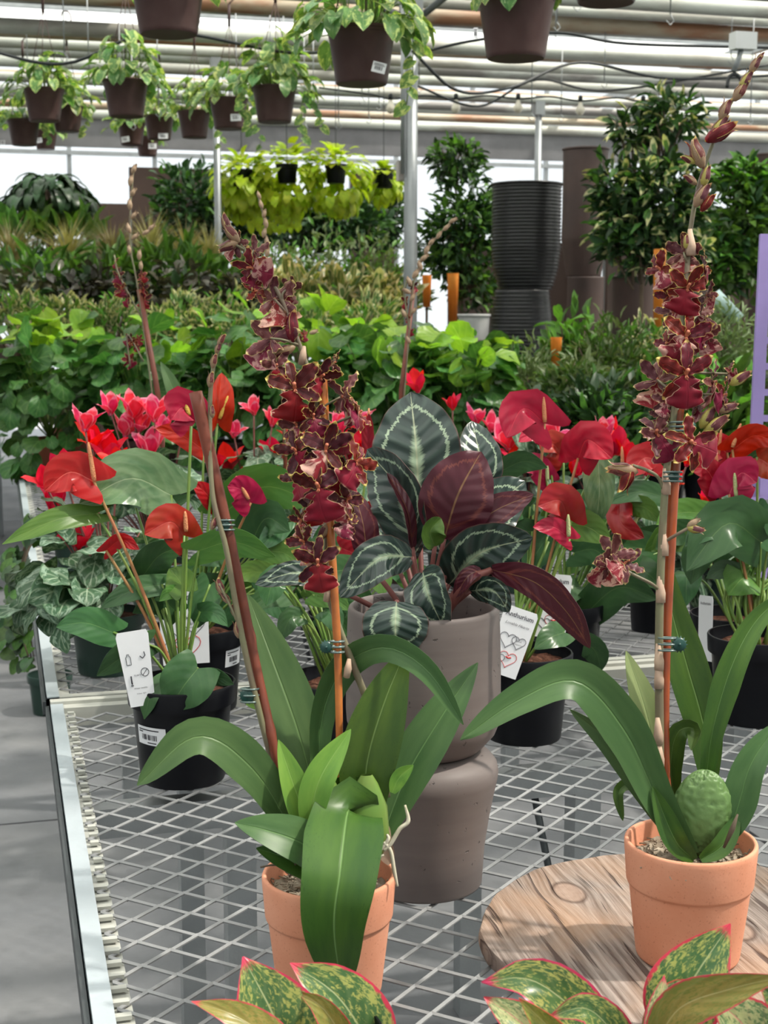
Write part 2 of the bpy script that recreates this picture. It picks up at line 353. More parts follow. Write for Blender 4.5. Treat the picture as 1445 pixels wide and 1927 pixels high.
def _cal(name):
    m = M(name); uv = m.n('UVMap'); sx = m.t.nodes.new('ShaderNodeSeparateXYZ'); m.t.links.new(uv, sx.inputs[0]); U, V = sx.outputs[0], sx.outputs[1]
    sv = m.ma('SUBTRACT', V, .5); a = m.ma('MULTIPLY', m.ma('ABSOLUTE', sv), 2)
    ph = m.ma('SUBTRACT', U, m.ma('MULTIPLY', a, .22))
    st = m.n('CombineXYZ', [m.ma('MULTIPLY', ph, 26), m.ma('MULTIPLY', V, 1.4), 0.]); fn = m.noise(st, 1.6, 3, 0, .6)
    w = m.ma('SINE', m.ma('MULTIPLY', ph, 6.283*7))
    c = m.mix(m.ramp(w, [(.2, 0.), (1., .45)]), (.018, .038, .032), (.062, .10, .078))
    um = m.ma('MULTIPLY', m.ma('SUBTRACT', U, .50), 2.0)
    r = m.ma('SQRT', m.ma('ADD', m.ma('MULTIPLY', m.ma('MULTIPLY', a, a), 1.0), m.ma('MULTIPLY', um, um)))
    rn = m.ma('ADD', r, m.ma('MULTIPLY', m.ma('SUBTRACT', fn, .5), .30))
    ring = m.ramp(rn, [(.675, 0.), (.69, 1.), (.745, 1.), (.765, 0.)])
    c = m.mix(m.ma('MULTIPLY', ring, .9), c, (.34, .44, .30))
    cen = m.ma('ADD', a, m.ma('ADD', m.ma('MULTIPLY', m.ma('ABSOLUTE', m.ma('SUBTRACT', U, .36)), .42), m.ma('MULTIPLY', m.ma('SUBTRACT', fn, .5), .28)))
    c = m.mix(m.ramp(cen, [(.10, .85), (.20, 0.)]), c, (.33, .44, .29))
    c = m.mix(m.ramp(a, [(.012, .8), (.03, 0.)]), c, (.42, .46, .30))
    c = m.mix(m.ramp(a, [(.955, 0.), (.99, .8)]), c, (.12, .05, .04))
    b = m.bsdf(c, .27, 0, m.bump(w, .25, .002), .6)
    return m.done(m.n('MixShader', [.07, b, m.n('BsdfTranslucent', [(.16, .16, .06)])]))
L_cal = _cal('calathea_leaf')
def _calu():
    m = M('calathea_underside'); uv = m.n('UVMap'); sx = m.t.nodes.new('ShaderNodeSeparateXYZ'); m.t.links.new(uv, sx.inputs[0]); U, V = sx.outputs[0], sx.outputs[1]
    a = m.ma('MULTIPLY', m.ma('ABSOLUTE', m.ma('SUBTRACT', V, .5)), 2); ph = m.ma('SUBTRACT', U, m.ma('MULTIPLY', a, .22)); w = m.ma('SINE', m.ma('MULTIPLY', ph, 6.283*8))
    st = m.n('CombineXYZ', [m.ma('MULTIPLY', ph, 26), m.ma('MULTIPLY', V, 1.4), 0.]); fn = m.noise(st, 1.6, 3, 0, .6)
    um = m.ma('MULTIPLY', m.ma('SUBTRACT', U, .52), 2.0)
    r = m.ma('SQRT', m.ma('ADD', m.ma('MULTIPLY', a, a), m.ma('MULTIPLY', um, um)))
    ring = m.ramp(m.ma('ADD', r, m.ma('MULTIPLY', m.ma('SUBTRACT', fn, .5), .4)), [(.68, 0.), (.72, 1.), (.76, 1.), (.80, 0.)])
    c = m.mix(m.noise(uv, 4, 3), (.105, .018, .032), (.065, .012, .02))
    c = m.mix(m.ma('MULTIPLY', ring, .55), c, (.26, .07, .05))
    c = m.mix(m.ramp(a, [(.015, .8), (.035, 0.)]), c, (.30, .16, .07))
    return m.done(m.n('MixShader', [.10, m.bsdf(c, .4, 0, m.bump(w, .15, .002), .45), m.n('BsdfTranslucent', [(.30, .03, .03)])]))
L_calu = _calu()
L_agl = leafmat('aglaonema_leaf', (.09, .19, .06), (.055, .13, .05), (.45, .50, .25), .03, 5, .07, edge=(.62, .05, .09), ew=.905, mott=(.40, .42, .12), mth=.53, msc=22, trans=.25, rough=.28, var=.2, nsc=3, bmp=.2)
L_agly = leafmat('aglaonema_leaf_yellow', (.45, .36, .10), (.28, .26, .06), (.62, .55, .25), .03, 5, .1, edge=(.68, .09, .09), ew=.92, mott=(.22, .26, .06), mth=.52, msc=26, trans=.3, rough=.3, var=.15, nsc=3, bmp=.2)
L_aglp = leafmat('aglaonema_leaf_cream', (.58, .55, .30), (.38, .42, .18), (.6, .2, .2), .03, 5, .1, edge=(.62, .07, .10), ew=.90, mott=(.12, .22, .09), mth=.52, msc=20, trans=.25, rough=.3, var=.15, nsc=3, bmp=.2)
L_cyc = leafmat('cyclamen_leaf', (.055, .12, .06), (.035, .085, .04), (.30, .38, .27), .05, 3, .5, edge=(.06, .12, .06), ew=.9, mott=(.20, .29, .21), mth=.55, msc=5, trans=.12, rough=.42, var=.35, sl=.6)
L_cycfr = leafmat('cyclamen_petal_red', (.80, .012, .04), (.62, .006, .03), None, nsc=3, trans=.35, rough=.45, var=.2, glow=(1.2, .5, .4))
L_cycfp = leafmat('cyclamen_petal_pink', (.78, .055, .15), (.66, .02, .08), None, edge=(.85, .30, .40), ew=.80, nsc=3, trans=.35, rough=.45, var=.2, glow=(1.1, .5, .6))
L_pothos = leafmat('pothos_leaf', (.17, .31, .09), (.09, .20, .055), (.30, .42, .15), .03, 0, 0, mott=(.50, .58, .20), mth=.53, msc=3.4, trans=.35, rough=.35, var=.4, nsc=3)
L_pothos2 = leafmat('pothos_leaf_green', (.13, .27, .08), (.07, .18, .06), (.28, .40, .15), .03, 0, 0, mott=(.34, .45, .22), mth=.57, msc=3.4, trans=.35, rough=.35, var=.4, nsc=3)
L_lime = leafmat('lime_leaf', (.48, .55, .03), (.30, .42, .03), trans=.45, rough=.4, var=.5)
L_ger = leafmat('round_leaf', (.075, .185, .045), (.04, .115, .032), (.20, .33, .11), .03, 3, .25, trans=.3, rough=.33, var=.55, nsc=3, sl=.7)
L_ger_lit = leafmat('round_leaf_lit', (.27, .44, .04), (.17, .32, .04), (.35, .5, .12), .03, 3, .2, trans=.5, rough=.35, var=.4, nsc=3, sl=.7)  # light painted in: yellow-green leaf colour for the lit hedge tops
L_dark = leafmat('dark_leaf', (.035, .085, .03), (.022, .055, .022), trans=.15, rough=.35, var=.7)
L_mid = leafmat('mid_leaf', (.09, .19, .04), (.05, .12, .03), trans=.3, rough=.4, var=.7)
L_bright = leafmat('bright_leaf', (.14, .30, .05), (.08, .19, .035), trans=.35, rough=.38, var=.7)
L_oliv = leafmat('olive_leaf', (.20, .25, .12), (.12, .17, .075), trans=.2, rough=.5, var=.6)
L_var = leafmat('variegated_leaf', (.11, .19, .06), (.07, .14, .045), None, edge=(.50, .48, .26), ew=.62, trans=.25, rough=.45, var=.5)
L_crot = leafmat('croton_leaf', (.16, .20, .06), (.10, .14, .045), (.50, .42, .18), .12, 0, 0, edge=(.55, .44, .24), ew=.76, trans=.25, rough=.4, var=.5)
L_bronze = leafmat('bronze_leaf', (.075, .085, .05), (.06, .045, .04), trans=.12, rough=.25, var=.7)
L_grass = leafmat('grass_blade', (.26, .26, .11), (.34, .27, .15), trans=.3, rough=.55, var=.6)
def _orch(name, c1, c2, edge, bl=None, thr=.6):
    return leafmat(name, c1, c2, None, edge=edge, ew=.93, en_=.10, et=1.04, mott=bl, mth=thr, msc=4, trans=.22, rough=.42, var=.35, nsc=3, glow=(1.3, .45, .3), bmp=.3)
O_pet = _orch('orchid_petal_maroon', (.085, .006, .011), (.050, .004, .008), (.62, .50, .14), (.22, .02, .03), .60)
O_petr = _orch('orchid_petal_crimson', (.16, .006, .009), (.09, .004, .007), (.66, .52, .15), (.30, .02, .025), .58)
O_back = _orch('orchid_petal_back', (.16, .045, .05), (.10, .022, .028), (.60, .50, .20), (.28, .13, .11), .58)
O_lip = leafmat('orchid_lip_crimson', (.27, .006, .030), (.16, .004, .018), None, edge=(.66, .42, .30), ew=.955, en_=.05, trans=.25, rough=.5, var=.3, nsc=2.5, glow=(1.3, .4, .4))
O_lipp = leafmat('orchid_lip_blotched', (.28, .02, .045), (.2, .015, .03), None, edge=(.66, .42, .30), ew=.955, en_=.05, mott=(.62, .36, .32), mth=.5, msc=3, trans=.25, rough=.5, var=.3, nsc=2.5)
O_col = simple('orchid_column', (.42, .10, .06), .5, 0, .6, 300, (.6, .25, .1))
O_bud = simple('orchid_bud', (.20, .085, .075), .5, 0, .9, 60, (.33, .27, .11))
O_budy = simple('orchid_bud_yellow', (.40, .35, .07), .5, 0, .8, 60, (.16, .13, .04))
O_budb = simple('orchid_bud_tan', (.42, .30, .18), .6, 0, .9, 60, (.16, .09, .07))
# ================= setting =================
def st(o, kind='structure'): o['kind'] = kind; return o
fl = st(B().box((-7, -2, -.30), (14, 20, -.012)).obj('floor', simple('joint_fill', (.10, .10, .10), .9), smooth=False))
slab_me = B().box((-.0, 0, -.02), (2.05-.012, 2.05-.012, 0)).mesh('slab', concrete_floor, smooth=False)
for i in range(10):
    for j in range(10): link('slab', slab_me, fl, None, Matrix.Translation((-6.2+i*2.05, -.05+j*2.05-.0, .0)))
WB, WT = 17.2, 3.35
wb = st(B().box((-7, WB, 0), (14, WB+.02, 4.6)).obj('wall_back', wall_film, smooth=False))
for i in range(22):
    B().box((-7+i*.98, WB-.06, 0), (-6.95+i*.98, WB-.01, 4.5)).obj('stud', galv, wb, False)
for z in (1.0, 2.25, 3.25): B().box((-7, WB-.08, z), (14, WB-.055, z+.05)).obj('girt', galv, wb, False)
for nm, x in (('wall_left', -7), ('wall_right', 14)): st(B().box((x, -2, 0), (x+.02, WB, 4.6)).obj(nm, side_film, smooth=False))
st(B().box((-7, -2.02, 0), (14, -2, 4.6)).obj('wall_front_added', side_film, smooth=False))  # added unseen wall, blocks sky light from behind the camera
ce = st(B().box((-7, -2, 4.6), (14, WB, 4.62)).obj('ceiling', film, smooth=False))
for i in range(14): B().box((-7, -1.5+i*1.4, 4.5), (14, -1.44+i*1.4, 4.58)).obj('purlin', galv, ce, False)
B().box((-7, 15.2, 3.42), (14, 15.5, 3.56)).obj('gutter', galv, ce, False)
yy = 1.0; k = 0
while yy < 15.6:
    r = random.choice([.036, .04, .045, .05]); z = 3.32+random.uniform(-.05, .05); sl = random.uniform(-.004, .004)
    B().tube([(-7, yy, z-sl*7), (3, yy, z-.01+sl*3), (14, yy, z+sl*14)], r, 10).obj('pipe', pipes[(0, 0, 1, 2, 0, 1, 0, 2)[k % 8]], ce)
    if k % 5 == 2: B().tube([(-7, yy+.13, z+.10), (14, yy+.13, z+.12)], .022, 8).obj('pipe', pipes[1 if k % 2 else 2], ce)
    yy += random.uniform(.36, .50); k += 1
for x in (-3.5, -.5, 2.6, 5.6, 8.6): B().box((x, -2, 3.40), (x+.06, 15.5, 3.48)).obj('truss_chord', galv, ce, False)
for x0, y0, x1 in ((-2.2, 9.2, .9), (3.2, 8.3, 5.5)): B().box((x0, y0, 3.5), (x1, y0+.7, 3.62)).obj('rolled_shade_cloth', shade_grey, ce, False)
B().box((-7, 14.0, 3.0), (14, 14.05, 3.28)).obj('folded_curtain', simple('curtain_grey', (.20, .20, .21), .85, 0, .6, 4, None, .3, 20), ce, False)
# brown sheet panels before the far wall

def tag_new(label, cat='screen', name='privacy_screen'): return empty(name, (0, 0, 0), label, cat)
def screen(px0, px1, py0, t, label, n):
    a = P(px0, py0, t); b = P(px1, py0, t); r = empty('privacy_screen', (a.x, a.y, 0), label, 'screen'); wd = (b.x-a.x)/n
    for i in range(n): B().box((a.x+i*wd, a.y, .1), (a.x+(i+1)*wd-.02, a.y+.04, a.z)).obj('screen_panel', brown_sheet, r, False)
    B().box((a.x, a.y+.04, .0), (a.x+.05, a.y+.09, a.z)).obj('post', galv, r, False); B().box((b.x-.05, a.y+.04, .0), (b.x, a.y+.09, a.z)).obj('post', galv, r, False)
screen(243, 410, 314, 14.2, 'tall dark brown sheet screen behind the bench of grasses, left of the lime baskets', 1)
screen(660, 752, 322, 14.4, 'dark brown sheet screen just left of the large steel post', 1)
screen(160, 250, 382, 13.4, 'low dark brown screen right of the big dark-leaved hanging plant', 1)
# posts
def post(px, t, w, ztop, label, zb=0):
    p = P(px, 588, t); r = empty('steel_post', (p.x, p.y, zb), label, 'post')
    B().tube([(p.x, p.y, zb), (p.x, p.y, ztop)], w/2, 20).obj('pole', steel_post_mat, r)
    B().box((p.x-w*.9, p.y-w*.9, zb), (p.x+w*.9, p.y+w*.9, zb+.012)).obj('foot_plate', galv, r, False)
    B().box((p.x-w*.7, p.y-w*.7, ztop-.16), (p.x+w*.7, p.y+w*.7, ztop)).obj('bracket', galv, r, False); return r, p
r1, p1 = post(772, 7.35, .070, 3.06, 'thick galvanised steel post in the middle with a grey box fixed to it')
B().tube([(p1.x+.04, p1.y, 2.92), (p1.x+.50, p1.y-.5, 3.3)], .018, 10).obj('brace', steel_post_mat, r1)
B().tube([(p1.x-.04, p1.y, 2.92), (p1.x-.6, p1.y+.55, 3.3)], .018, 10).obj('brace', steel_post_mat, r1)
B().tube([(p1.x-.048, p1.y-.02, 2.15), (p1.x-.048, p1.y-.02, 3.1)], .011, 10).obj('conduit', galv, r1)
q = P(757, 322, 7.3); B().box((q.x-.028, q.y-.03, q.z-.05), (q.x+.028, q.y+.02, q.z+.05)).obj('socket_box', simple('socket_grey', (.42, .38, .36), .5), r1, False)
post(413, 10.5, .052, 3.3, 'slim galvanised post behind the tallest left orchid spike')
post(1008, 12.5, .06, 3.3, 'distant galvanised post right of the black ribbed planters')
# cables
def cable(pts, r, label, mat=black_cable, name='cable'):
    v = [P(a, b, c) for a, b, c in pts]
    return tag(B().tube(v, r, 6, smooth=8).obj(name, mat), label, 'cable')
cable([(775, 95, 6.9), (860, 170, 7), (960, 165, 7.2), (1090, 118, 7.5), (1260, 148, 7.8), (1500, 140, 8)], .008, 'black cable sagging from the thick steel post towards the upper right')
cable([(-40, 90, 7), (120, 120, 7), (300, 60, 7), (560, 100, 7), (760, 70, 6.9)], .008, 'black cable looping across the pipes left of the thick steel post')
cable([(785, 100, 6.9), (900, 75, 6.6), (1050, 62, 6.5), (1180, 82, 6.5), (1460, 90, 6.5)], .007, 'black cable running just under the brown basket at upper right')
cable([(780, 160, 8), (900, 200, 8.4), (1010, 150, 8.4), (1150, 170, 8.6), (1460, 120, 8.6)], .007, 'thin black cable crossing behind the thick post at string light height')
# ceiling hook-wires
hw = B()
for i in range(26):
    x = random.uniform(20, 1440); t = random.uniform(6.5, 10); y0 = random.uniform(20, 110); a = P(x, y0, t); a.z = 3.3; l = random.uniform(.25, .7)
    hw.tube([a, a-Vector((0, 0, l))], .0035, 5); hw.tube([a-Vector((0, 0, l)), a-Vector((-.02, 0, l+.03)), a-Vector((0, 0, l+.05)), a-Vector((.02, 0, l+.03))], .003, 5)
st(hw.obj('hanging_wire', galv, ce), 'stuff')
# string of lights
sl_ = empty('string_light', P(720, 180, 8), 'string of clear round bulbs hung across under the far pipes', 'string light')
pts = [P(x, y, 9) for x, y in ((600, 165), (700, 178), (735, 186), (800, 180), (858, 186), (915, 180), (975, 186), (1035, 182), (1092, 190), (1160, 184), (1210, 190), (1290, 175))]
B().tube(pts, .006, 6, smooth=6).obj('cord', black_cable, sl_)
bulb = M('bulb_glass'); bulb_m = bulb.done(bulb.bsdf((.75, .70, .58), .15, 0, None, .6))
bme = B().lathe((0, 0, 0), [(.001, -.085), (.018, -.080), (.030, -.058), (.028, -.04), (.014, -.018), (.012, 0)], 14).mesh('bulb', bulb_m)
sme = B().lathe((0, 0, 0), [(.014, 0), (.015, .03), (.008, .04)], 12).mesh('socket', black_cable)
for x, y in ((735, 188), (858, 188), (975, 188), (1092, 192), (1210, 192)):
    b_ = link('bulb', bme, sl_, None, Matrix.Translation(P(x, y, 9)-sl_.location)); link('socket', sme, b_)
# ceiling fitting at upper right
f_ = empty('ceiling_fitting', P(1398, 75, 6), 'white ceiling fitting with dark drooping hose, at the top right', 'fitting')
p = P(1398, 80, 6); B().box((p.x-.05, p.y-.03, p.z-.03), (p.x+.05, p.y+.03, p.z+.04)).obj('housing', white_plastic, f_, False)
B().tube([p, P(1390, 110, 6), P(1380, 135, 6)], .012, 8).obj('neck', steel_post_mat, f_); B().tube([P(1368, 165, 6), P(1372, 145, 6), P(1385, 140, 6), P(1395, 152, 6), P(1396, 170, 6)], .008, 8, smooth=5).obj('hose', black_cable, f_)
# purple perforated upright
a0, a1 = P(1436, 980, 3.0), P(1462, 440, 3.0)
pr = empty('perforated_upright', (a0.x, a0.y, BZ), 'lavender perforated plastic upright at the right edge', 'display rack')
ax = (a1-a0).normalized(); sd_ = RT; Lh = (a1-a0).length; wv = .052
def rack_box(u0, u1, v0, v1):
    vs = [a0+ax*u+sd_*v+FW*w for u in (u0, u1) for v in (v0, v1) for w in (0, .012)]
    return vs, [(0, 1, 3, 2), (4, 6, 7, 5), (0, 4, 5, 1), (2, 3, 7, 6), (0, 2, 6, 4), (1, 5, 7, 3)]
bb = B(); bb.add(*rack_box(-.12, Lh, -.035, -.010)); bb.add(*rack_box(-.12, Lh, .012, .04))
u = -.12
while u < Lh: bb.add(*rack_box(u, u+.014, -.010, .012)); u += .055
bb.add(*rack_box(.05, .09, -.035, .04)); bb.obj('upright', purple, pr, False)
B().box((a0.x-.06, a0.y-.05, BZ), (a0.x+.12, a0.y+.06, BZ+.02)).obj('foot', purple, pr, False)
# ================= benches =================
def mesh_panel(x0, x1, y0, y1, along_x, LW, SW, w=.0045, th=.0022, z=BZ-.002):
    bd = B(); 
    if along_x: A0, A1, C0, C1 = x0, x1, y0, y1
    else: A0, A1, C0, C1 = y0, y1, x0, x1
    nk = int((A1-A0)/(LW/2)); nj = int((C1-C0)/SW)
    for j in range(nj):
        vs = []
        for k in range(nk+1):
            a = A0+k*LW/2; c = C0+(j+.5)*SW+(SW*.5-w*.3)*(1 if (j+k) % 2 else -1); zz = z+(th*.5 if (j+k) % 2 else -th*.5)
            for dc, dz in ((-w/2, -th*.7), (-w/2, 0), (w/2, th*.7), (w/2, 0)):
                vs.append((a, c+dc, zz+dz) if along_x else (c+dc, a, zz+dz))
        fs = [(4*k+q, 4*k+(q+1) % 4, 4*k+4+(q+1) % 4, 4*k+4+q) for k in range(nk) for q in range(4)]
        bd.add(vs, fs)
    return bd
def bench(y0, y1, x0, x1, label, along, railm, tabs):
    r = empty('wire_bench', (x0, y0, 0), label, 'bench')
    B().box((x0-.030, y0, BZ-.028), (x0-.024, y1, BZ-.002)).box((x0-.030, y0, BZ-.030), (x0-.0, y1, BZ-.026)).obj('outer_lip', dark_metal, r, False)
    B().box((x0-.022, y0, BZ-.030), (x0+.0, y1, BZ+.006)).obj('side_rail', railm, r, False)
    B().box((x0, y0, BZ-.010), (x0+.020, y1, BZ-.006)).obj('support_flange', rail_cream, r, False)
    B().box((x1-.0, y0, BZ-.030), (x1+.022, y1, BZ+.006)).obj('side_rail', railm, r, False)
    B().box((x0-.022, y1-.045, BZ-.03), (x1, y1-.020, BZ+.004)).box((x0-.022, y1-.020, BZ-.03), (x1, y1, BZ+.010)).obj('end_rail', rail_cream, r, False)
    B().box((x0-.022, y0, BZ-.03), (x1, y0+.022, BZ+.004)).obj('end_rail', rail_cream, r, False)
    st(mesh_panel(x0+.004, x1, y0+.022, y1-.045, along, .068, .0305).obj('expanded_metal_sheet', galv_mesh, r, False), 'stuff')
    if tabs:
        tb = B(); y = y0+.03
        while y < y1-.06: tb.box((x0-.008 if y < 1.72 else x0+.006, y, BZ-.003), (x0+.017, y+.0085, BZ+.0015)); y += .0305
        st(tb.obj('cut_mesh_end', rail_cream, r, False), 'stuff')
    ys = (.80, 2.06) if tabs else [y0+.05+(y1-y0-.15)*j/3 for j in range(4)]
    for j, y in enumerate(ys):
        B().box((x0, y, BZ-.075), (x1, y+.04, BZ-.03)).obj('cross_member', galv, r, False)
        for x in (x0+.22, x0+.79, x0+1.4, x1-.1):
            if .7 < x-x0 < .9 and j == 1: B().tube([(x-.01, y+.02, .42), (x-.065, y+.02, BZ-.07)], .006, 6).obj('brace', dark_metal, r)
            B().box((x, y, 0), (x+.045, y+.045, BZ-.075)).obj('leg', galv, r, False)
        if False: B().box((x0+.2, y0, .30), (x0+.24, y1, .33)).obj('lower_rail', galv, r, False); B().box((x1-.25, y0, .30), (x1-.21, y1, .33)).obj('lower_rail', galv, r, False)
    return r
bench(.75, 2.555, BX, 2.25, 'near expanded-metal bench carrying the two terracotta pots and round board', True, rail_blue, True)
bench(2.585, 6.95, BX-.004, 2.25, 'far expanded-metal bench carrying the cyclamens and round-leaved hedge', False, rail_blue, False)
bench(2.9, 6.3, 2.33, 4.3, 'right-hand metal bench carrying the dark glossy bushes', False, rail_cream, False)
# rear benches: plain trestles
def rear_bench(y0, y1, x0, x1, z, label):
    r = empty('display_bench', (x0, y0, 0), label, 'bench')
    B().box((x0, y0, z-.05), (x1, y1, z)).obj('bench_top', rust_brown, r, False)
    for x in (x0+.1, (x0+x1)/2, x1-.15):
        for y in (y0+.05, y1-.1): B().box((x, y, 0), (x+.05, y+.05, z-.05)).obj('leg', galv, r, False)
rear_bench(7.35, 9.4, -.3, 2.15, .95, 'rear bench under the variegated shrubs and crotons')
rear_bench(9.6, 12.8, -.3, 3.6, 1.20, 'rearmost bench under the grasses and dark shrubs')
rear_bench(6.75, 8.3, 2.25, 4.1, .92, 'rear bench under the black ribbed planters')
# bench across the aisle, far left
r = empty('wire_bench', P(14, 790, 9.2), 'pale metal bench end across the aisle at the far left', 'bench')
r.location.z = 0; c = r.location.copy()
B().box((c.x-2.2, c.y, .70), (c.x-.02, c.y+.05, .80)).obj('end_rail', rail_cream, r, False)
B().box((c.x-2.2, c.y+.05, .69), (c.x-.02, c.y+.40, .70)).obj('bench_top', rust_brown, r, False)
for x in (-2.1, -.1): B().box((c.x+x, c.y+.02, 0), (c.x+x+.05, c.y+.07, .7)).obj('leg', galv, r, False)
# ================= shared pieces for background plants =================
def leafproto(name, mat, shape, w, bend=.35, fold=.25, nu=6, nv=2, lobe=0, wave=0, curl=0):
    k = 6; pts = [Vector((0, math.sin(bend*2*i/k)/(bend*2) if bend else i/k, -(1-math.cos(bend*2*i/k))/(bend*2) if bend else 0)) for i in range(k+1)]
    bd = B(); leafgeo(bd, pts, w/2, shape, 0, fold, curl, wave, 2, nu, nv, side=Vector((1, 0, 0)), sub=2, lobe=lobe)
    return bd.mesh(name, mat)
def orient(loc, d, n, s=1):
    Y = Vector(d).normalized(); Z = Vector(n)-Y*Y.dot(Vector(n))
    if Z.length < 1e-4: Z = Y.orthogonal()
    Z.normalize(); X = Y.cross(Z)
    m = Matrix((X, Y, Z)).transposed().to_4x4(); m = Matrix.Translation(loc) @ m
    return m @ Matrix.Diagonal((s, s, s, 1))
TV = np.array([(0, 0, 0), (-.5, .42, .10), (0, .5, 0), (.5, .42, .10), (0, 1, -.14), (-.3, .78, .03), (.3, .78, .03)], float)
TF = np.array([(0, 2, 1), (0, 3, 2), (1, 2, 5), (2, 3, 6), (2, 4, 5), (2, 6, 4)])
TUV = np.array([(0, .5), (.42, 0), (.5, .5), (.42, 1), (1, .5), (.78, .12), (.78, .88)])
def scatter(name, mat, loc, d, n, L, W, parent):
    """many small leaves joined in one mesh; loc,d,n arrays; L,W arrays"""
    N = len(loc); Y = d/np.linalg.norm(d, axis=1, keepdims=True); Z = n-Y*(Y*n).sum(1, keepdims=True); Z /= np.linalg.norm(Z, axis=1, keepdims=True)+1e-9; X = np.cross(Y, Z)
    v = loc[:, None]+X[:, None]*(TV[None, :, 0:1]*W[:, None, None])+Y[:, None]*(TV[None, :, 1:2]*L[:, None, None])+Z[:, None]*(TV[None, :, 2:3]*L[:, None, None])
    v = v.reshape(-1, 3)-np.array(root_loc(parent)); f = (TF[None]+7*np.arange(N)[:, None, None]).reshape(-1, 3)
    me = bpy.data.meshes.new(name); me.vertices.add(len(v)); me.vertices.foreach_set('co', v.ravel()); me.loops.add(f.size); me.loops.foreach_set('vertex_index', f.ravel())
    me.polygons.add(len(f)); me.polygons.foreach_set('loop_start', np.arange(0, f.size, 3)); me.polygons.foreach_set('loop_total', np.full(len(f), 3)); 
    me.update(calc_edges=True); uv = me.uv_layers.new(name='UVMap'); uv.data.foreach_set('uv', TUV[f.ravel() % 7].astype(np.float32).ravel())
    me.polygons.foreach_set('use_smooth', [True]*len(f)); me.materials.append(mat)
    return link(name, me, parent)
def ell_points(n, c, r, shell=.55, dome=True, up=.35, jit=.5):
    """points in an ellipsoid near its surface with outward directions"""
    g = rng.normal(size=(n, 3)); g /= np.linalg.norm(g, axis=1, keepdims=True)
    if dome: g[:, 2] = np.abs(g[:, 2])*1.0-.25*(rng.random(n) < .5)
    rad = (shell+(1-shell)*rng.random(n)**.6)[:, None]
    # clumps: neighbouring leaves share lumps so the outline is uneven
    lump = 1+.16*np.sin(g[:, 0:1]*6+c[0]*9)*np.cos(g[:, 1:2]*5+c[1]*7)+.10*np.sin(g[:, 2:3]*9+c[0]*5)
    loc = np.array(c)+g*np.array(r)*rad*lump
    d = g*np.array([1, 1, .5])+np.array([0, 0, up])+rng.normal(size=(n, 3))*jit
    nn = g*.6+np.array([0, 0, .9])+rng.normal(size=(n, 3))*.45
    return loc, d, nn
pot_cache = {}
def potmesh(mat, r, h, kind='nursery'):
    key = (mat.name, r, h, kind)
    if key not in pot_cache:
        if kind == 'nursery': pr = [(r*.76, 0), (r*.78, .004), (r*.90, h*.78), (r*.90, h*.80), (r*.98, h*.80), (r, h*.985), (r*.985, h), (r*.955, h), (r*.95, h*.9), (r*.86, h*.80), (r*.74, .006)]
        else: pr = [(r*.70, 0), (r*.73, .004), (r*.74, .012), (r*.915, h*.82), (r*.93, h*.84), (r*.935, h*.88), (r*.955, h*.89), (r*.96, h*.94), (r*1.0, h*.955), (r, h), (r*.96, h), (r*.9, h*.9), (r*.68, .01)]
        pot_cache[key] = B().lathe((0, 0, 0), pr, 36).mesh('pot', mat); pot_cache[key].set_sharp_from_angle(angle=math.radians(35))
    return pot_cache[key]
soil_cache = {}
def soilmesh(r, mat=None):
    mat = mat or soil; key = (round(r, 3), mat.name)
    if key not in soil_cache:
        vs = [(0, 0, .004)]; fs = []; n = 28; rings = 5
        for j in range(1, rings+1):
            for i in range(n):
                a = 6.2832*i/n; rr = r*j/rings; vs.append((rr*math.cos(a), rr*math.sin(a), random.uniform(-.003, .004)))
        fs += [(0, 1+i, 1+(i+1) % n) for i in range(n)]
        for j in range(rings-1): fs += [(1+j*n+i, 1+(j+1)*n+i, 1+(j+1)*n+(i+1) % n, 1+j*n+(i+1) % n) for i in range(n)]
        soil_cache[key] = B().add(vs, fs).mesh('soil', mat)
    return soil_cache[key]
def put_pot(r, mat, rad, h, kind='nursery', z=0, sm=None, fill=.88):
    p = link('pot', potmesh(mat, rad, h, kind), r, None, Matrix.Translation((0, 0, z)))
    link('soil', soilmesh(rad*.9, sm), r, None, Matrix.Translation((0, 0, z+h*fill))); return p
def shrub(label, cat, name, cx, ytop, ybot, t, wpx, mat, n, L, W, zb, shell=.5, dome=True, up=.35, jit=.5, mats=None, potm=None, group=None, trunk=True, part='foliage', depthr=None, pr=.11, ph=.19):
    """bushy potted plant whose crown spans the given pixel box at depth t, standing at height zb"""
    top = P(cx, ytop, t); bot = P(cx, ybot, t); rx = wpx/2*t/FPX; c = (top+bot)/2; rz = (top.z-bot.z)/2
    r = empty(name, (c.x, c.y, zb), label, cat, group); ph = min(ph, max(.1, bot.z-zb+.05))
    put_pot(r, potm or black_plastic, pr, ph)
    cz = bot.z if dome else c.z; rr = (rx, depthr or rx, (top.z-bot.z) if dome else rz)
    loc, d, nn = ell_points(n, (c.x, c.y, cz), rr, shell, dome, up, jit)
    mats = mats or [(mat, 1.0)]; k0 = 0
    for i, (mm, fr) in enumerate(mats):
        k1 = n if i == len(mats)-1 else k0+int(n*fr); s = slice(k0, k1); k0 = k1; q = k1-s.start
        o = scatter(part, mm, loc[s], d[s], nn[s], L*rng.uniform(.7, 1.3, q), W*rng.uniform(.7, 1.3, q), r); o['kind'] = 'stuff'
    if trunk:
        b = B(); bz = zb+ph*.85; base = Vector((c.x, c.y, bz))
        for i in range(9):
            q = Vector(loc[rng.integers(n)]); b.tube([base+Vector((random.uniform(-.03, .03), random.uniform(-.03, .03), 0)), base.lerp(q, .5)+Vector((0, 0, .04)), q], [.009, .006, .003], 5, smooth=3)
        b.obj('stem', stem_woody, r)
    return r
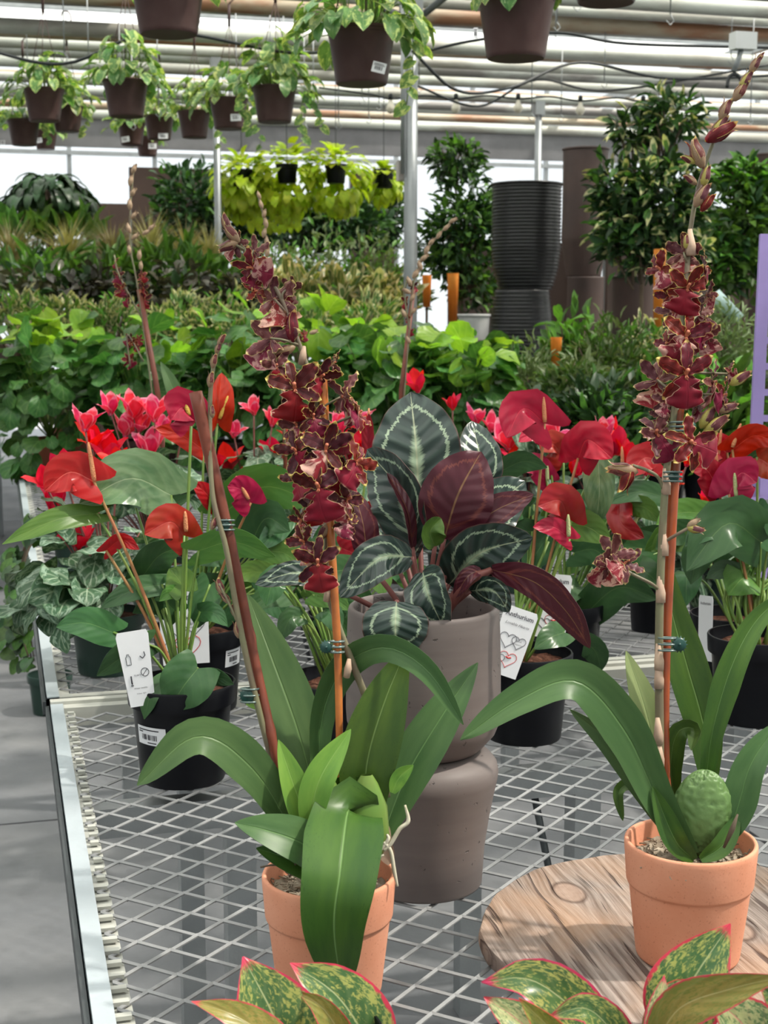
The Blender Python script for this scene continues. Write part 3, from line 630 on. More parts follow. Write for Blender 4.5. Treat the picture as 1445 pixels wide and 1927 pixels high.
# individual leaf plants: every leaf a part
def leafy(root, c, r, n, protos, size, shell=.5, dome=True, up=.3, jit=.4, droop=0., name='leaf', stems=None, base=None, split=None):
    loc, d, nn = ell_points(n, c, r, shell, dome, up, jit); rl = root_loc(root); sb = B()
    for i in range(n):
        p = Vector(loc[i]); dd = Vector(d[i]); dd.z -= droop
        pr = random.choice(protos)
        if split is not None and random.random() < max(0, min(1, (p.z-split[0])/(split[1]-split[0]))): pr = random.choice(split[2])
        link(name, pr, root, None, orient(p-rl, dd, nn[i], size*random.uniform(.65, 1.2)))
        if stems is not None and i % 2 == 0: sb.tube([base, base.lerp(p, .55)+Vector((0, 0, .02)), p], [.003, .002, .0015], 4, smooth=2)
    if stems is not None: sb.obj('stems', stems, root)
# ================= hanging baskets =================
pothA = [leafproto('leaf', L_pothos, 'heart', .78, .3, .25, 7, 4, .14, .06) for _ in range(2)]+[leafproto('leaf', L_pothos2, 'heart', .74, .45, .2, 7, 4, .14, .06)]
sticker_me = None
def sticker(parent, px, py, t, wpx, hpx, out=None, rot=0, name='price_label', lines=2, bars=True):
    """white paper label with bars at photo position; parent is the pot's plant"""
    c = P(px, py, t); w = wpx*t/FPX; h = hpx*t/FPX; X = (RT*math.cos(rot)+UP*math.sin(rot)); Yv = (UP*math.cos(rot)-RT*math.sin(rot)); N = -FW
    def q(bd, x0, x1, y0, y1, z): 
        bd.add([c+X*(x0*w)+Yv*(y0*h)+N*z, c+X*(x1*w)+Yv*(y0*h)+N*z, c+X*(x1*w)+Yv*(y1*h)+N*z, c+X*(x0*w)+Yv*(y1*h)+N*z], [(0, 1, 2, 3)])
    bd = B(); q(bd, -.5, .5, -.5, .5, 0); q(bd, -.5, .5, -.5, .5, -.0006); bd.f[-1].reverse(); o = bd.obj(name, white_paper, parent, False)
    if bars:
        b2 = B(); x = -.3
        while x < .25: wd = random.choice([.015, .03, .05]); q(b2, x, x+wd, -.25, .1, .0006); x += wd+random.choice([.02, .035])
        for i in range(lines): q(b2, -.40, random.uniform(.1, .4), .36-.13*i, .30-.13*i, .0006)
        b2.obj('barcode', ink, o, False)
    return o
def basket(cx, yr, yb, wr, label, n=42, spread=1.6, hgt=.55, lab=None, vines=0, group='hanging pothos baskets', zoff=0):
    t = .225*FPX/wr; c = P(cx, yr, t); H = max(.13, (P(cx, yr, t)-P(cx, yb, t)).z*.93); H = min(H, .20)
    r = empty('hanging_basket', (c.x, c.y, c.z-H), label, 'hanging plant', group)
    put_pot(r, brown_plastic, .1125, .17, 'basket', H-.17, None, .85)
    top = Vector((c.x, c.y, c.z+.01)); ap = Vector((c.x+.01, c.y, c.z+.42)); b = B()
    for k in range(3):
        a = 2.1*k+.4; b.tube([Vector((c.x+.108*math.cos(a), c.y+.108*math.sin(a), c.z-.012)), ap], .0022, 5)
    b.obj('hanger_wire', stem_woody if False else brown_plastic, r)
    b = B(); b.tube([ap-Vector((0, 0, .02)), ap+Vector((0, 0, .10))], .008, 8); b.tube([ap+Vector((0, 0, .10)), ap+Vector((.035, 0, .15)), ap+Vector((.02, 0, .20)), ap+Vector((-.02, 0, .20)), ap+Vector((-.03, 0, .17))], .005, 6, smooth=4)
    b.obj('hook', brown_plastic, r)
    B().tube([ap+Vector((0, 0, .19)), Vector((ap.x, ap.y, 3.32))], .003, 5).obj('chain', dark_metal, r)
    W_ = .1125*spread; rl = r.location; sb = B()
    n = int(n*1.4)
    for i in range(n):
        a = random.uniform(0, 6.283); rad = W_*random.random()**.55; z = hgt*.225*(1-(rad/W_)**1.7)*random.uniform(.55, 1.15)+random.uniform(-.01, .03)
        if rad > .115: z -= random.uniform(0, .07)
        p = top+Vector((rad*math.cos(a), rad*math.sin(a), max(z, -.09)))
        d = Vector((math.cos(a), math.sin(a), random.uniform(-.9, .5)-.5*rad/W_)); nn = Vector((math.cos(a)*.7, math.sin(a)*.7, 1))
        link('leaf', random.choice(pothA), r, None, orient(p-rl, d, nn, random.uniform(.055, .095)))
        q = top+Vector((.05*math.cos(a), .05*math.sin(a), -.02)); sb.tube([q, q.lerp(p, .6)+Vector((0, 0, .02)), p], [.002, .002, .0015], 4, smooth=2)
    for v in range(vines):
        a = random.uniform(2.5, 7.0) if v else -.6; s = top+Vector((.11*math.cos(a), .11*math.sin(a), .01)); pts = [s, s+Vector((.05*math.cos(a), .05*math.sin(a), -.03))]; l = random.uniform(.12, .30)
        for k in range(5): pts.append(pts[-1]+Vector((random.uniform(-.015, .03), 0, -l/5)))
        sb.tube(pts, .002, 4, smooth=2)
        for k, q in enumerate(pts[2:]): link('leaf', random.choice(pothA), r, None, orient(q-rl, Vector((random.choice([-1, 1])*.8, -.2, -.7)), Vector((0, -1, .3)), random.uniform(.035, .06)))
    sb.obj('stems', stem_green, r)
    if lab: sticker(r, lab[0], lab[1], t-.11, lab[2], lab[3], rot=lab[4])
    return r
basket(315, -52, 78, 150, 'large brown hanging pot cut by the top edge, above the middle of the small baskets', 30, 1.25, .5)
basket(680, 55, 162, 134, 'large brown hanging pot with lush lime pothos beside the thick steel post', 70, 1.85, .95, (713, 127, 26, 20, -.25), 1)
basket(972, -8, 108, 152, 'large brown hanging pot at the top, just right of the thick steel post', 26, 1.1, .4, (895, 62, 8, 20, 0))
basket(1143, -110, 10, 148, 'brown hanging pot with only its underside showing at the top edge', 20, 1.1, .4)
basket(82, 168, 234, 78, 'small brown basket nearest the left edge with bright feathery pothos', 46, 1.75, .75)
basket(236, 152, 222, 88, 'brown basket of green pothos hanging highest of the left-hand cluster', 52, 1.7, .9)
basket(126, 200, 257, 62, 'brown basket half hidden behind the bright feathery one at left', 40, 2.0, .9, None, 1)
basket(44, 226, 270, 62, 'brown basket hanging lowest at the left edge', 40, 2.1, .7, (5, 268, 9, 8, 0), 1)
basket(85, 246, 281, 46, 'small dark basket tucked below and behind the bright feathery one', 18, 1.4, .3, (74, 264, 10, 9, .2))
basket(247, 232, 278, 54, 'small brown basket directly under the highest green one', 30, 1.8, .5, (236, 262, 15, 10, .15))
basket(299, 218, 268, 58, 'brown basket with white label second right of the one under the highest', 34, 1.7, .8, (307, 256, 18, 10, 0))
basket(365, 210, 264, 64, 'brown basket hanging between the two with white labels, right of the lower cluster', 44, 1.9, .9, None, 1)
basket(430, 186, 246, 74, 'brown basket with a square white label, left of the trailing cream pothos', 48, 1.9, .85, (444, 221, 20, 13, .03), 1)
basket(516, 164, 232, 86, 'brown basket whose cream pothos vine trails far below its pot', 60, 1.75, 1.1, None, 4)
basket(277, 258, 290, 46, 'smallest brown basket hanging lowest behind the labelled one', 14, 1.3, .3, (287, 275, 15, 10, 0))
# ================= round-leaved hedge =================
ger = [leafproto('leaf', L_ger, 'round', 1.12, .25, .12, 6, 6, .22, .09, .15), leafproto('leaf', L_ger, 'round', 1.05, .5, -.1, 6, 6, .22, .12, .1)]
ger_lit = [leafproto('leaf', L_ger_lit, 'round', 1.1, .25, .15, 6, 6, .22, .09, .1)]
red_pot = _plastic('clay_red_plastic', (.30, .085, .05), (.36, .14, .09), .5)
hl = ['first round-leaved plant of the front hedge, at the aisle edge', 'second round-leaved plant of the front hedge, counted from the aisle', 'third round-leaved plant of the front hedge, behind the cyclamens', 'fourth round-leaved plant of the front hedge, behind the left orchid flowers', 'fifth round-leaved plant of the front hedge, behind the big calathea', 'last round-leaved plant of the front hedge, brightest green beside the black planters',
      'first round-leaved plant of the back hedge row, at the aisle edge', 'second round-leaved plant of the back hedge row, counted from the aisle', 'third round-leaved plant of the back hedge row, around the middle orchid stake', 'fourth round-leaved plant of the back hedge row, left of the thin orchid', 'last round-leaved plant of the back hedge row, near the black planters']
hx = [(88, 6.0, 0), (262, 5.9, 1), (435, 5.85, 2), (590, 5.75, 3), (735, 5.6, 4), (865, 5.5, 5), (130, 6.5, 6), (320, 6.45, 7), (510, 6.3, 8), (690, 6.2, 9), (850, 6.0, 10)]
for px, t, i in hx:
    b0 = P(px, 588, t); c = (b0.x, b0.y, BZ)
    r = empty('hedge_plant', c, hl[i], 'potted plant', 'round-leaved plants in a hedge across the bench')
    put_pot(r, red_pot if i in (0, 6) else brown_plastic, .095, .17, 'basket')
    base = Vector((c[0], c[1], BZ+.16)); top = .70 if i not in (5,) else .62
    leafy(r, (c[0], c[1], BZ+.34), (.24, .20, top-.34), 105 if i < 6 else 90, ger, .100, .55, True, -.05, .35, .25, 'leaf', stem_green, base, split=(BZ+top-.18, BZ+top+.03, ger_lit))  # upper leaves swap to the lit colour, painting light on the hedge top
    if i < 6: leafy(r, (c[0], c[1]-.02, BZ+.20), (.23, .18, .22), 80, ger, .078, .75, False, -.2, .3, .3)
# trailing ivy over the aisle edge
ivp = [leafproto('leaf', L_dark, 'heart', .95, .3, .15, 5, 4, .2), leafproto('leaf', L_mid, 'heart', .9, .3, .15, 5, 4, .2)]
r = empty('trailing_ivy', (BX+.10, 3.75, BZ), 'dark small-leaved ivy spilling over the bench edge beside the aisle', 'potted plant')
put_pot(r, green_plastic, .075, .13); rl = r.location; sb = B()
for v in range(9):
    y = random.uniform(-.12, .16); p = Vector((0, y*.3, .12)); pts = [p, Vector((-.10, y*.7, .15)), Vector((-.15, y, .06))]
    for k in range(random.randint(3, 5)): pts.append(pts[-1]+Vector((random.uniform(-.012, .012), random.uniform(-.02, .02), -.055)))
    sb.tube([q+rl for q in pts], .0018, 4, smooth=2)
    for q in pts:
        for _ in range(3): link('leaf', random.choice(ivp), r, None, orient(q+Vector((random.uniform(-.03, .01), random.uniform(-.03, .03), random.uniform(-.02, .02))), Vector((-.6, random.uniform(-1, .6), random.uniform(-1, .1))), Vector((-.6, -.7, .5)), random.uniform(.03, .05)))
sb.obj('stems', stem_woody, r)
# ================= rear rows =================
pinks = simple('croton_stem', (.2, .1, .06))
# pale-tipped small shrubs just behind the hedge
for i, (cx, yt, w_) in enumerate([(30, 556, 150), (120, 560, 130), (215, 560, 120), (420, 565, 130), (560, 560, 150), (690, 558, 140), (345, 562, 120)]):
    shrub(['pale-tipped variegated shrub at the far left behind the hedge', 'second pale-tipped variegated shrub from the left behind the hedge', 'pale-tipped variegated shrub left of the middle orchid stake', 'pale-tipped shrub behind the top of the left orchid flowers', 'pale-tipped shrub in the middle behind the hedge', 'pale-tipped shrub just left of the thin background orchid', 'pale-tipped shrub right of the middle orchid stake'][i], 'potted plant', 'variegated_shrub', cx, yt, 640, 7.55+.05*(i % 3), w_*1.15, L_var, 420, .075, .020, .95, up=.9, jit=.45, mats=[(L_var, .7), (L_bright, .3)], group='pale-tipped shrubs behind the hedge')
for i, (cx, yt, w_) in enumerate([(40, 505, 200), (175, 500, 190), (330, 505, 170), (455, 520, 130)]):
    shrub(['glossy bronze-leaved plant at the far left, under the grasses', 'glossy bronze-leaved plant second from the left', 'glossy bronze-leaved plant just right of the middle orchid stake', 'bronze-leaved plant behind the left orchid spike'][i], 'potted plant', 'bronze_foliage_plant', cx, yt, 590, 8.3, w_*1.1, L_bronze, 420, .085, .055, .95, up=.1, jit=.6, mats=[(L_bronze, .75), (L_dark, .25)], group='bronze plants in the rear rows')
for i, (cx, yt, w_) in enumerate([(560, 512, 100), (640, 508, 110), (715, 518, 95), (500, 520, 80)]):
    shrub(['cream and pink croton in the middle of the rear rows', 'cream croton right of the middle one, left of the steel post', 'pale croton just left of the thick steel post', 'small cream croton beside the left orchid spike'][i], 'potted plant', 'croton', cx, yt, 600, 8.25, w_*1.15, L_crot, 120, .13, .05, .95, mats=[(L_crot, .75), (L_var, .25)], up=1.0, jit=.4, group='crotons in the rear rows')
for i, (cx, yt, w_) in enumerate([(60, 490, 190), (215, 492, 170), (345, 485, 150), (300, 500, 120)]):
    shrub(['long-leaved green plant at the far left above the bronze plants', 'long-leaved green plant left of the middle orchid buds', 'long-leaved green plant right of the middle orchid buds', 'short long-leaved green plant under the middle grass tuft'][i], 'potted plant', 'long_leaved_plant', cx, yt, 560, 9.1, w_*1.1, L_bright, 230, .20, .035, .95, up=.6, jit=.5, mats=[(L_mid, .6), (L_bright, .4)], group='long-leaved plants in the rear rows')
for i, (cx, yt, w_) in enumerate([(500, 440, 150), (610, 436, 150), (700, 448, 130), (740, 500, 110)]):
    shrub(['grey-green variegated shrub behind the upper left orchid flowers', 'grey-green variegated shrub under the lime baskets', 'grey-green variegated shrub left of the thick steel post', 'white-flecked low shrub at the foot of the thick steel post'][i], 'potted plant', 'variegated_shrub', cx, yt, 570, 9.9+.06*i, w_*1.2, L_oliv, 700, .07, .022, 1.2 if i < 3 else .95, up=.5, mats=[(L_oliv, .7), (L_bright, .3)], group='grey-green shrubs in the rear rows')
# grasses
def grass(cx, yt, yb, t, wpx, label):
    top = P(cx, yt, t); bot = P(cx, yb, t); h = top.z-bot.z; rx = wpx/2*t/FPX; zb = bot.z-.12
    r = empty('grass_tuft', (bot.x, bot.y, zb), label, 'grass plant', 'tufted grasses on the rear bench'); put_pot(r, brown_plastic, .10, .14); b = B()
    for i in range(150):
        a = random.uniform(0, 6.283); e = random.random(); o = Vector((math.cos(a), math.sin(a), 0)); hh = h*random.uniform(.6, 1.05); s = bot+o*.05*e
        pts = [s, s+o*rx*.35*e+Vector((0, 0, hh*.55)), s+o*rx*(.5+.6*e)+Vector((0, 0, hh*(1.02-.35*e)))]
        leafgeo(b, pts, .0065, 'grass', side=Vector((-o.y, o.x, 0)), nu=5, nv=1, fold=.3, sub=2)
    g = b.obj('blades', L_grass, r); g['kind'] = 'stuff'
for i, (cx, yt, w_) in enumerate([(22, 395, 150), (130, 398, 150), (212, 402, 140), (285, 388, 130), (350, 402, 120), (395, 412, 90)]):
    grass(cx, yt, 520, 10.2+.1*(i % 2), w_, ['tan grass tuft at the far left edge', 'tan grass tuft under the right side of the dark hanging plant', 'tan grass tuft left of the middle orchid bud spike', 'tan grass tuft right of the middle orchid bud spike', 'tan grass tuft in front of the brown screen', 'last tan grass tuft, at the slim steel post'][i])
# dark peace lily style plant at far left: arching broad leaves, each a part
lily = [leafproto('leaf', L_dark, 'oval', .34, .9, .25, 7, 2), leafproto('leaf', L_dark, 'oval', .30, 1.15, .25, 7, 2)]
t = 11; c = P(92, 352, t); r = empty('arching_leaf_plant', (c.x, c.y, 1.20), 'big dark green plant with arching broad leaves at the far left', 'potted plant'); put_pot(r, black_plastic, .15, .26)
B().tube([(c.x, c.y, 1.42), (c.x, c.y, c.z)], .03, 8).obj('stem', stem_woody, r)
for i in range(230):
    a = random.uniform(0, 6.283); e = random.random(); p = Vector((c.x, c.y, c.z-.10+.18*(1-e))); o = Vector((math.cos(a), math.sin(a), 0)); q = p+o*(.05+.22*e)
    link('leaf', random.choice(lily), r, None, orient(q-r.location, o+Vector((0, 0, random.uniform(-.1, .9)*(1-e*.7))), Vector((0, 0, 1))+o*.2, random.uniform(.16, .27)))
for i, (cx, yt, w_) in enumerate([(45, 425, 110), (125, 418, 130)]):
    shrub(['broad bright-leaved plant below the dark arching one at the far left', 'paddle-leaved bright plant under the right half of the dark arching one'][i], 'potted plant', 'paddle_leaf_plant', cx, yt, 450, 10.8, w_, L_mid, 46, .20, .09, 1.2, up=1.2, jit=.3, mats=[(L_mid, .5), (L_bright, .5)])
# lime baskets
limeP = [leafproto('leaf', L_lime, 'heart', .8, .4, .2, 5, 2, .12)]
for i, (cx, cy, rp, t, ln) in enumerate([(455, 345, 52, 10.6, 'left lime-green hanging basket beside the slim post'), (540, 335, 62, 10.6, 'middle lime-green hanging basket with its black pot showing'), (632, 335, 58, 10.6, 'right lime-green hanging basket, a ball of leaves around a black pot'), (722, 344, 32, 10.9, 'small lime-green hanging basket tucked against the thick post')]):
    c = P(cx, cy, t); R = rp*1.0*t/FPX; r = empty('lime_basket', (c.x, c.y, c.z-.09), ln, 'hanging plant', 'lime-green baskets hung at the back')
    put_pot(r, black_plastic, .085, .14, z=.05)
    B().tube([(c.x, c.y, c.z+.1), (c.x, c.y, 3.3)], .003, 5).obj('chain', dark_metal, r)
    for k in range(290 if rp > 40 else 150):
        g = Vector(rng.normal(size=3)).normalized(); 
        if g.dot((CAM-c).normalized()) > .84 and g.z > -.4 and i != 0: continue
        q = Vector((g.x*R, g.y*R, g.z*R*(1.0 if g.z > 0 else 1.15)))*random.uniform(.72, 1.06)
        link('leaf', limeP[0], r, None, orient(q+Vector((0, 0, .09)), g+Vector((0, 0, -.6)), g+Vector((0, 0, .5)), random.uniform(.06, .10)*(.9 if rp < 40 else 1)))
# trailing lime strands of the left and middle lime baskets
r = [o for o in bpy.data.objects if o.name.startswith('lime_basket')][1]
for k in range(60):
    q = P(random.uniform(470, 562), random.uniform(385, 432), 10.55); link('leaf', limeP[0], r, None, orient(q-r.location, Vector((random.uniform(-.5, .5), -.2, -1)), Vector((0, -1, .4)), random.uniform(.045, .07)))
# dark shrubs at the back
for i, (cx, yt, yb, w_, t, n) in enumerate([(355, 310, 470, 120, 12, 700), (440, 330, 480, 150, 12.2, 700), (560, 380, 470, 200, 12.1, 900), (650, 375, 470, 160, 12, 800), (720, 340, 470, 80, 12.3, 450), (90, 430, 520, 200, 11.8, 500)]):
    shrub(['tall dark shrub right of the brown screen', 'dark shrub behind the left lime basket', 'dark shrub under the middle lime basket', 'dark shrub under the right lime basket', 'narrow dark shrub behind the small lime basket', 'low dark shrub behind the far left grasses'][i], 'shrub', 'dark_shrub', cx, yt, yb, t, w_*1.1, L_dark, n, .11, .045, 1.2, dome=False, shell=.2, up=.2, mats=[(L_dark, .8), (L_mid, .2)], group='dark shrubs at the very back')
# ================= right-hand background =================
def ribbed_planter(cx, yt, yb, wt, t, prof, label, zb=None, ribs=30, mat=None, flip=False):
    top = P(cx, yt, t); bot = P(cx, yb, t); h = top.z-bot.z; R = wt/2*t/FPX; z0 = bot.z if zb is None else zb; 
    r = empty('ribbed_planter' if ribs else 'tall_planter', (top.x, top.y, z0), label, 'planter'); H = top.z-z0; pp = []
    N = 90
    for i in range(N+1):
        u = i/N; rr = np.interp(u, [a for a, _ in prof], [b for _, b in prof])*R
        rb = .004*math.sin(u*ribs*6.283) if ribs else 0
        pp.append((rr+rb, u*H))
    if not flip: pp += [(pp[-1][0]-.012, H), (pp[-1][0]-.02, H-.02), (pp[-1][0]*.8, H*.5)]
    b = B().lathe((top.x, top.y, z0), pp, 56); 
    if flip: n = 56; b.f.append([len(b.v)-n+i for i in range(n)]); b.uv += [(0, 0)]*n; b.mi.append(0)
    b.obj('shell', mat or black_glaze, r); 
    if not flip: B().lathe((top.x, top.y, z0), [(R*.985, H-.006), (R*1.02, H-.004), (R*1.03, H+.006), (R*.99, H+.008), (R*.95, H)], 56, cap=False).obj('rim', mat or black_glaze, r)
    return r
ribbed_planter(991, 348, 545, 132, 7.4, [(0, .74), (.05, .80), (.2, .93), (.4, 1.0), (.6, .985), (1, .985)], 'upper black horizontally ribbed planter, upright with open rim')
zl = P(982, 545, 7.4).z
ribbed_planter(982, 546, 745, 128, 7.4, [(0, .80), (.3, .92), (.5, .98), (.7, .93), (.85, .86), (1, .80)], 'lower black ribbed planter turned upside down beneath the other', .92, 34, flip=True)
ribbed_planter(1102, 282, 520, 86, 7.9, [(0, .78), (.3, 1.0), (.5, .98), (1, .98)], 'tall rusty brown cylinder planter, upper one of a stack', None, 0, rust_brown)
ribbed_planter(1102, 521, 700, 80, 7.9, [(0, .8), (.35, 1.0), (.6, .9), (.8, .86), (1, .86)], 'lower rusty brown planter supporting the tall cylinder', .92, 0, rust_brown, True)
ribbed_planter(1195, 522, 640, 88, 8.2, [(0, .9), (1, .98)], 'dark brown drum planter right of the rusty stack', .92, 0, rust_brown)
ribbed_planter(1445, 292, 330, 44, 8.6, [(0, .8), (1, 1)], 'small brown planter high at the right edge', None, 0, rust_brown)
# its stand
p = P(1445, 330, 8.6); r = empty('plinth', (p.x, p.y, 0), 'slim dark plinth under the small brown planter at the right edge', 'plinth'); B().box((p.x-.07, p.y-.07, 0), (p.x+.07, p.y+.07, p.z)).obj('plinth_body', rust_brown, r, False)
ribbed_planter(892, 594, 640, 62, 7.0, [(0, .86), (1, .96)], 'grey fluted tub behind the end of the hedge', None, 0, simple('pale_tub', (.38, .38, .38), .6))
p = P(892, 640, 7.0); r = empty('plinth', (p.x, p.y, 0), 'low dark plinth under the grey fluted tub', 'plinth'); B().box((p.x-.09, p.y-.07, 0), (p.x+.09, p.y+.07, p.z)).obj('plinth_body', rust_brown, r, False)
# added dark backdrops right, darkening gaps where bright wall and floor showed
screen(1146, 1640, 400, 9.4, 'wide added dark backdrop behind the fig tree and brown drum planter', 3)
screen(850, 1150, 455, 9.7, 'low added dark backdrop behind the black ribbed planters', 2)
def tree(cx, yt, yb, w_, t, n, label, mats, L=.075, W=.03, zb=0, sub=(), trunkpx=None):
    top = P(cx, yt, t); bot = P(cx, yb, t); c = (top+bot)/2; r = empty('potted_tree', (bot.x, bot.y, zb), label, 'tree'); put_pot(r, black_plastic, .16, .28)
    rx = w_/2*t/FPX; blobs = [(c, (rx, rx*.9, (top.z-bot.z)/2), n)]+[(P(x, y, t+dz), (a*t/FPX, a*t/FPX*.9, b*t/FPX), k) for x, y, a, b, k, dz in sub]; b = B(); base = Vector((bot.x, bot.y, zb+.25)); b.tube([base, base.lerp(c, .6), c], [.02, .014, .006], 8, smooth=4)
    for cc, rr, k in blobs:
        loc, d, nn = ell_points(k, tuple(cc), rr, .25, False, .1, .6); k0 = 0
        for i in range(10):
            q = Vector(loc[rng.integers(k)]); s = base.lerp(Vector(cc), random.uniform(.8, .97)); b.tube([s, s.lerp(q, .6)+Vector((0, 0, .03)), q], [.007, .005, .002], 5, smooth=3)
        for i, (mm, fr) in enumerate(mats):
            k1 = k if i == len(mats)-1 else k0+int(k*fr); s = slice(k0, k1); k0 = k1; q = k1-s.start
            scatter('foliage', mm, loc[s], d[s], nn[s], L*rng.uniform(.7, 1.3, q), W*rng.uniform(.7, 1.3, q), r)['kind'] = 'stuff'
    b.obj('trunk', stem_woody, r)
TM = [(L_dark, .55), (L_mid, .25), (L_bright, .2)]
tree(868, 305, 560, 120, 8.6, 700, 'bushy ficus between the thick steel post and black planters', [(L_dark, .5), (L_mid, .3), (L_bright, .2)], .075, .032, .92, [(860, 300, 48, 40, 300, 0), (900, 420, 45, 60, 320, 0), (830, 460, 42, 70, 320, .1), (890, 540, 44, 50, 200, 0)])
tree(1210, 300, 520, 170, 6.9, 520, 'large variegated schefflera rising above the brown planters', [(L_dark, .55), (L_mid, .25), (L_var, .2)], .085, .032, 0, [(1262, 225, 60, 42, 240, 0), (1190, 250, 40, 34, 120, 0), (1160, 360, 46, 60, 220, 0), (1255, 370, 72, 80, 520, -.1), (1190, 440, 66, 52, 320, 0), (1275, 460, 60, 60, 320, .1), (1245, 185, 18, 22, 30, 0)])
tree(1400, 320, 560, 130, 7.6, 700, 'bright green bushy tree at the right edge behind the orchid spike', [(L_bright, .45), (L_mid, .35), (L_dark, .2)], .085, .035, .92, [(1430, 420, 60, 80, 420, .1), (1350, 500, 55, 60, 300, 0), (1400, 340, 56, 36, 260, 0)])
# orange price sleeves
for i, (px, py, w_, h_, t) in enumerate([(803, 548, 18, 60, 8.4), (852, 560, 22, 90, 8.4), (1240, 545, 24, 150, 6.3), (1046, 665, 22, 60, 5.9)]):
    a = P(px, py, t); r = empty('price_sleeve', tuple(a-Vector((0, 0, h_/2*t/FPX))), ['short orange sleeve behind the thin background orchid', 'tall orange sleeve under the ficus', 'long orange sleeve left of the right orchid flowers', 'small orange sleeve before the lower black planter'][i], 'plant sleeve')
    w2, h2 = w_/2*t/FPX, h_/2*t/FPX
    B().lathe((a.x, a.y, a.z-h2), [(w2*.75, 0), (w2, h2*2)], 16).obj('sleeve', orange_sleeve, r)
    B().tube([(a.x, a.y, a.z-h2-.25), (a.x, a.y, a.z-h2+.02)], .008, 6).obj('stake', stem_woody, r)
# pale blue curled sheet
t = 5.6; r = empty('curled_sheet', tuple(P(1365, 585, t)), 'pale blue-white curled plastic sheet behind the right orchid', 'plastic sheet')
leafgeo(B(), [P(1340, 556, t), P(1358, 575, t-.02), P(1388, 606, t)], 14*t/FPX, 'card', roll=.5, curl=-.6, nu=8, nv=6, thick=.002).obj('sheet', simple('blue_sheet', (.50, .66, .66), .25), r)
B().tube([P(1362, 590, t+.02), P(1366, 700, t+.02)], .006, 6).obj('stake', stem_woody, r)
# mixed bushes to the right of the hedge (second bench)
spec = [  # cx, ytop, ybot, w, t, mats, n, L, W, label
 (1000, 640, 760, 130, 5.9, [(L_oliv, 1)], 900, .045, .009, 'fine-leaved rosemary-like bush right of the hedge end'),
 (965, 652, 740, 100, 6.3, [(L_mid, 1)], 500, .06, .016, 'narrow-leaved bush at the foot of the black planters'),
 (1085, 590, 700, 110, 6.2, [(L_bright, .5), (L_mid, .5)], 260, .09, .034, 'bright glossy shrub before the rusty brown planters'),
 (1150, 610, 740, 150, 5.9, [(L_oliv, .4), (L_mid, .6)], 900, .055, .014, 'small-leaved shrub with pale flecks before the brown drum'),
 (1225, 600, 720, 120, 6.1, [(L_mid, .5), (L_var, .5)], 500, .06, .018, 'pale-edged shrub beside the long orange sleeve'),
 (1010, 745, 870, 190, 5.0, [(L_dark, .8), (L_mid, .2)], 700, .07, .024, 'dark glossy bush behind the red blooms right of the calathea'),
 (1130, 712, 850, 210, 4.9, [(L_dark, .8), (L_mid, .2)], 900, .075, .026, 'broad dark glossy bush left of the right orchid'),
 (1240, 700, 850, 180, 5.0, [(L_dark, .6), (L_mid, .4)], 800, .075, .028, 'dark bush directly behind the right orchid flowers'),
 (1345, 690, 860, 190, 4.9, [(L_mid, .7), (L_bright, .3)], 500, .10, .045, 'broader-leaved green bush between right orchid and purple upright'),
 (1370, 560, 720, 80, 5.6, [(L_oliv, 1)], 700, .05, .010, 'upright grey-green rosemary-like bush by the purple upright'),
 (1310, 620, 740, 70, 5.7, [(L_bright, 1)], 160, .09, .045, 'bright broad-leaved plant under the curled blue sheet'),
 (1440, 580, 740, 90, 5.8, [(L_oliv, .8), (L_mid, .2)], 500, .05, .012, 'grey-green bush at the right edge behind the purple upright'),
 (1085, 672, 740, 120, 5.5, [(L_mid, .5), (L_oliv, .5)], 500, .055, .018, 'low mixed bush between the two dark glossy ones'),
]
for cx, yt, yb, w_, t, mm, n, L, W, lab in spec:
    shrub(lab, 'shrub', 'leafy_bush', cx, yt, yb, t, w_*1.12, mm[0][0], n, L, W, BZ, shell=.35, up=.5, mats=mm, group='bushes on the right-hand bench')
def potlabel(r, rad, h, z, ang, w, hh):
    """paper label wrapped on the tapered wall; ang = angle from the direction of the camera"""
    a0 = math.atan2(CAM.y-r.location.y, CAM.x-r.location.x)+ang; o = None
    def patch(bd, x0, x1, y0, y1, off, n=8):
        vs = []
        for j in (y0, y1):
            for i in range(n+1):
                zz = z+j*hh; rr = rad*(.78+.12*zz/(h*.78))+off; a = a0+(x0+(x1-x0)*i/n)*w/rr; vs.append((r.location.x+rr*math.cos(a), r.location.y+rr*math.sin(a), r.location.z+zz))
        bd.add(vs, [(i, i+1, i+n+2, i+n+1) for i in range(n)])
    b1 = B(); patch(b1, -.5, .5, -.5, .5, .0012); lab = b1.obj('price_label', white_paper, r); b2 = B(); x = -.30
    while x < .2: wd = random.choice([.012, .025, .04]); patch(b2, x, x+wd, -.22, .08, .0016, 2); x += wd+random.choice([.015, .03])
    patch(b2, -.42, .30, .30, .36, .0016); patch(b2, -.42, -.25, .18, .24, .0016); patch(b2, -.1, .2, -.40, -.34, .0016); b2.obj('barcode', ink, lab)
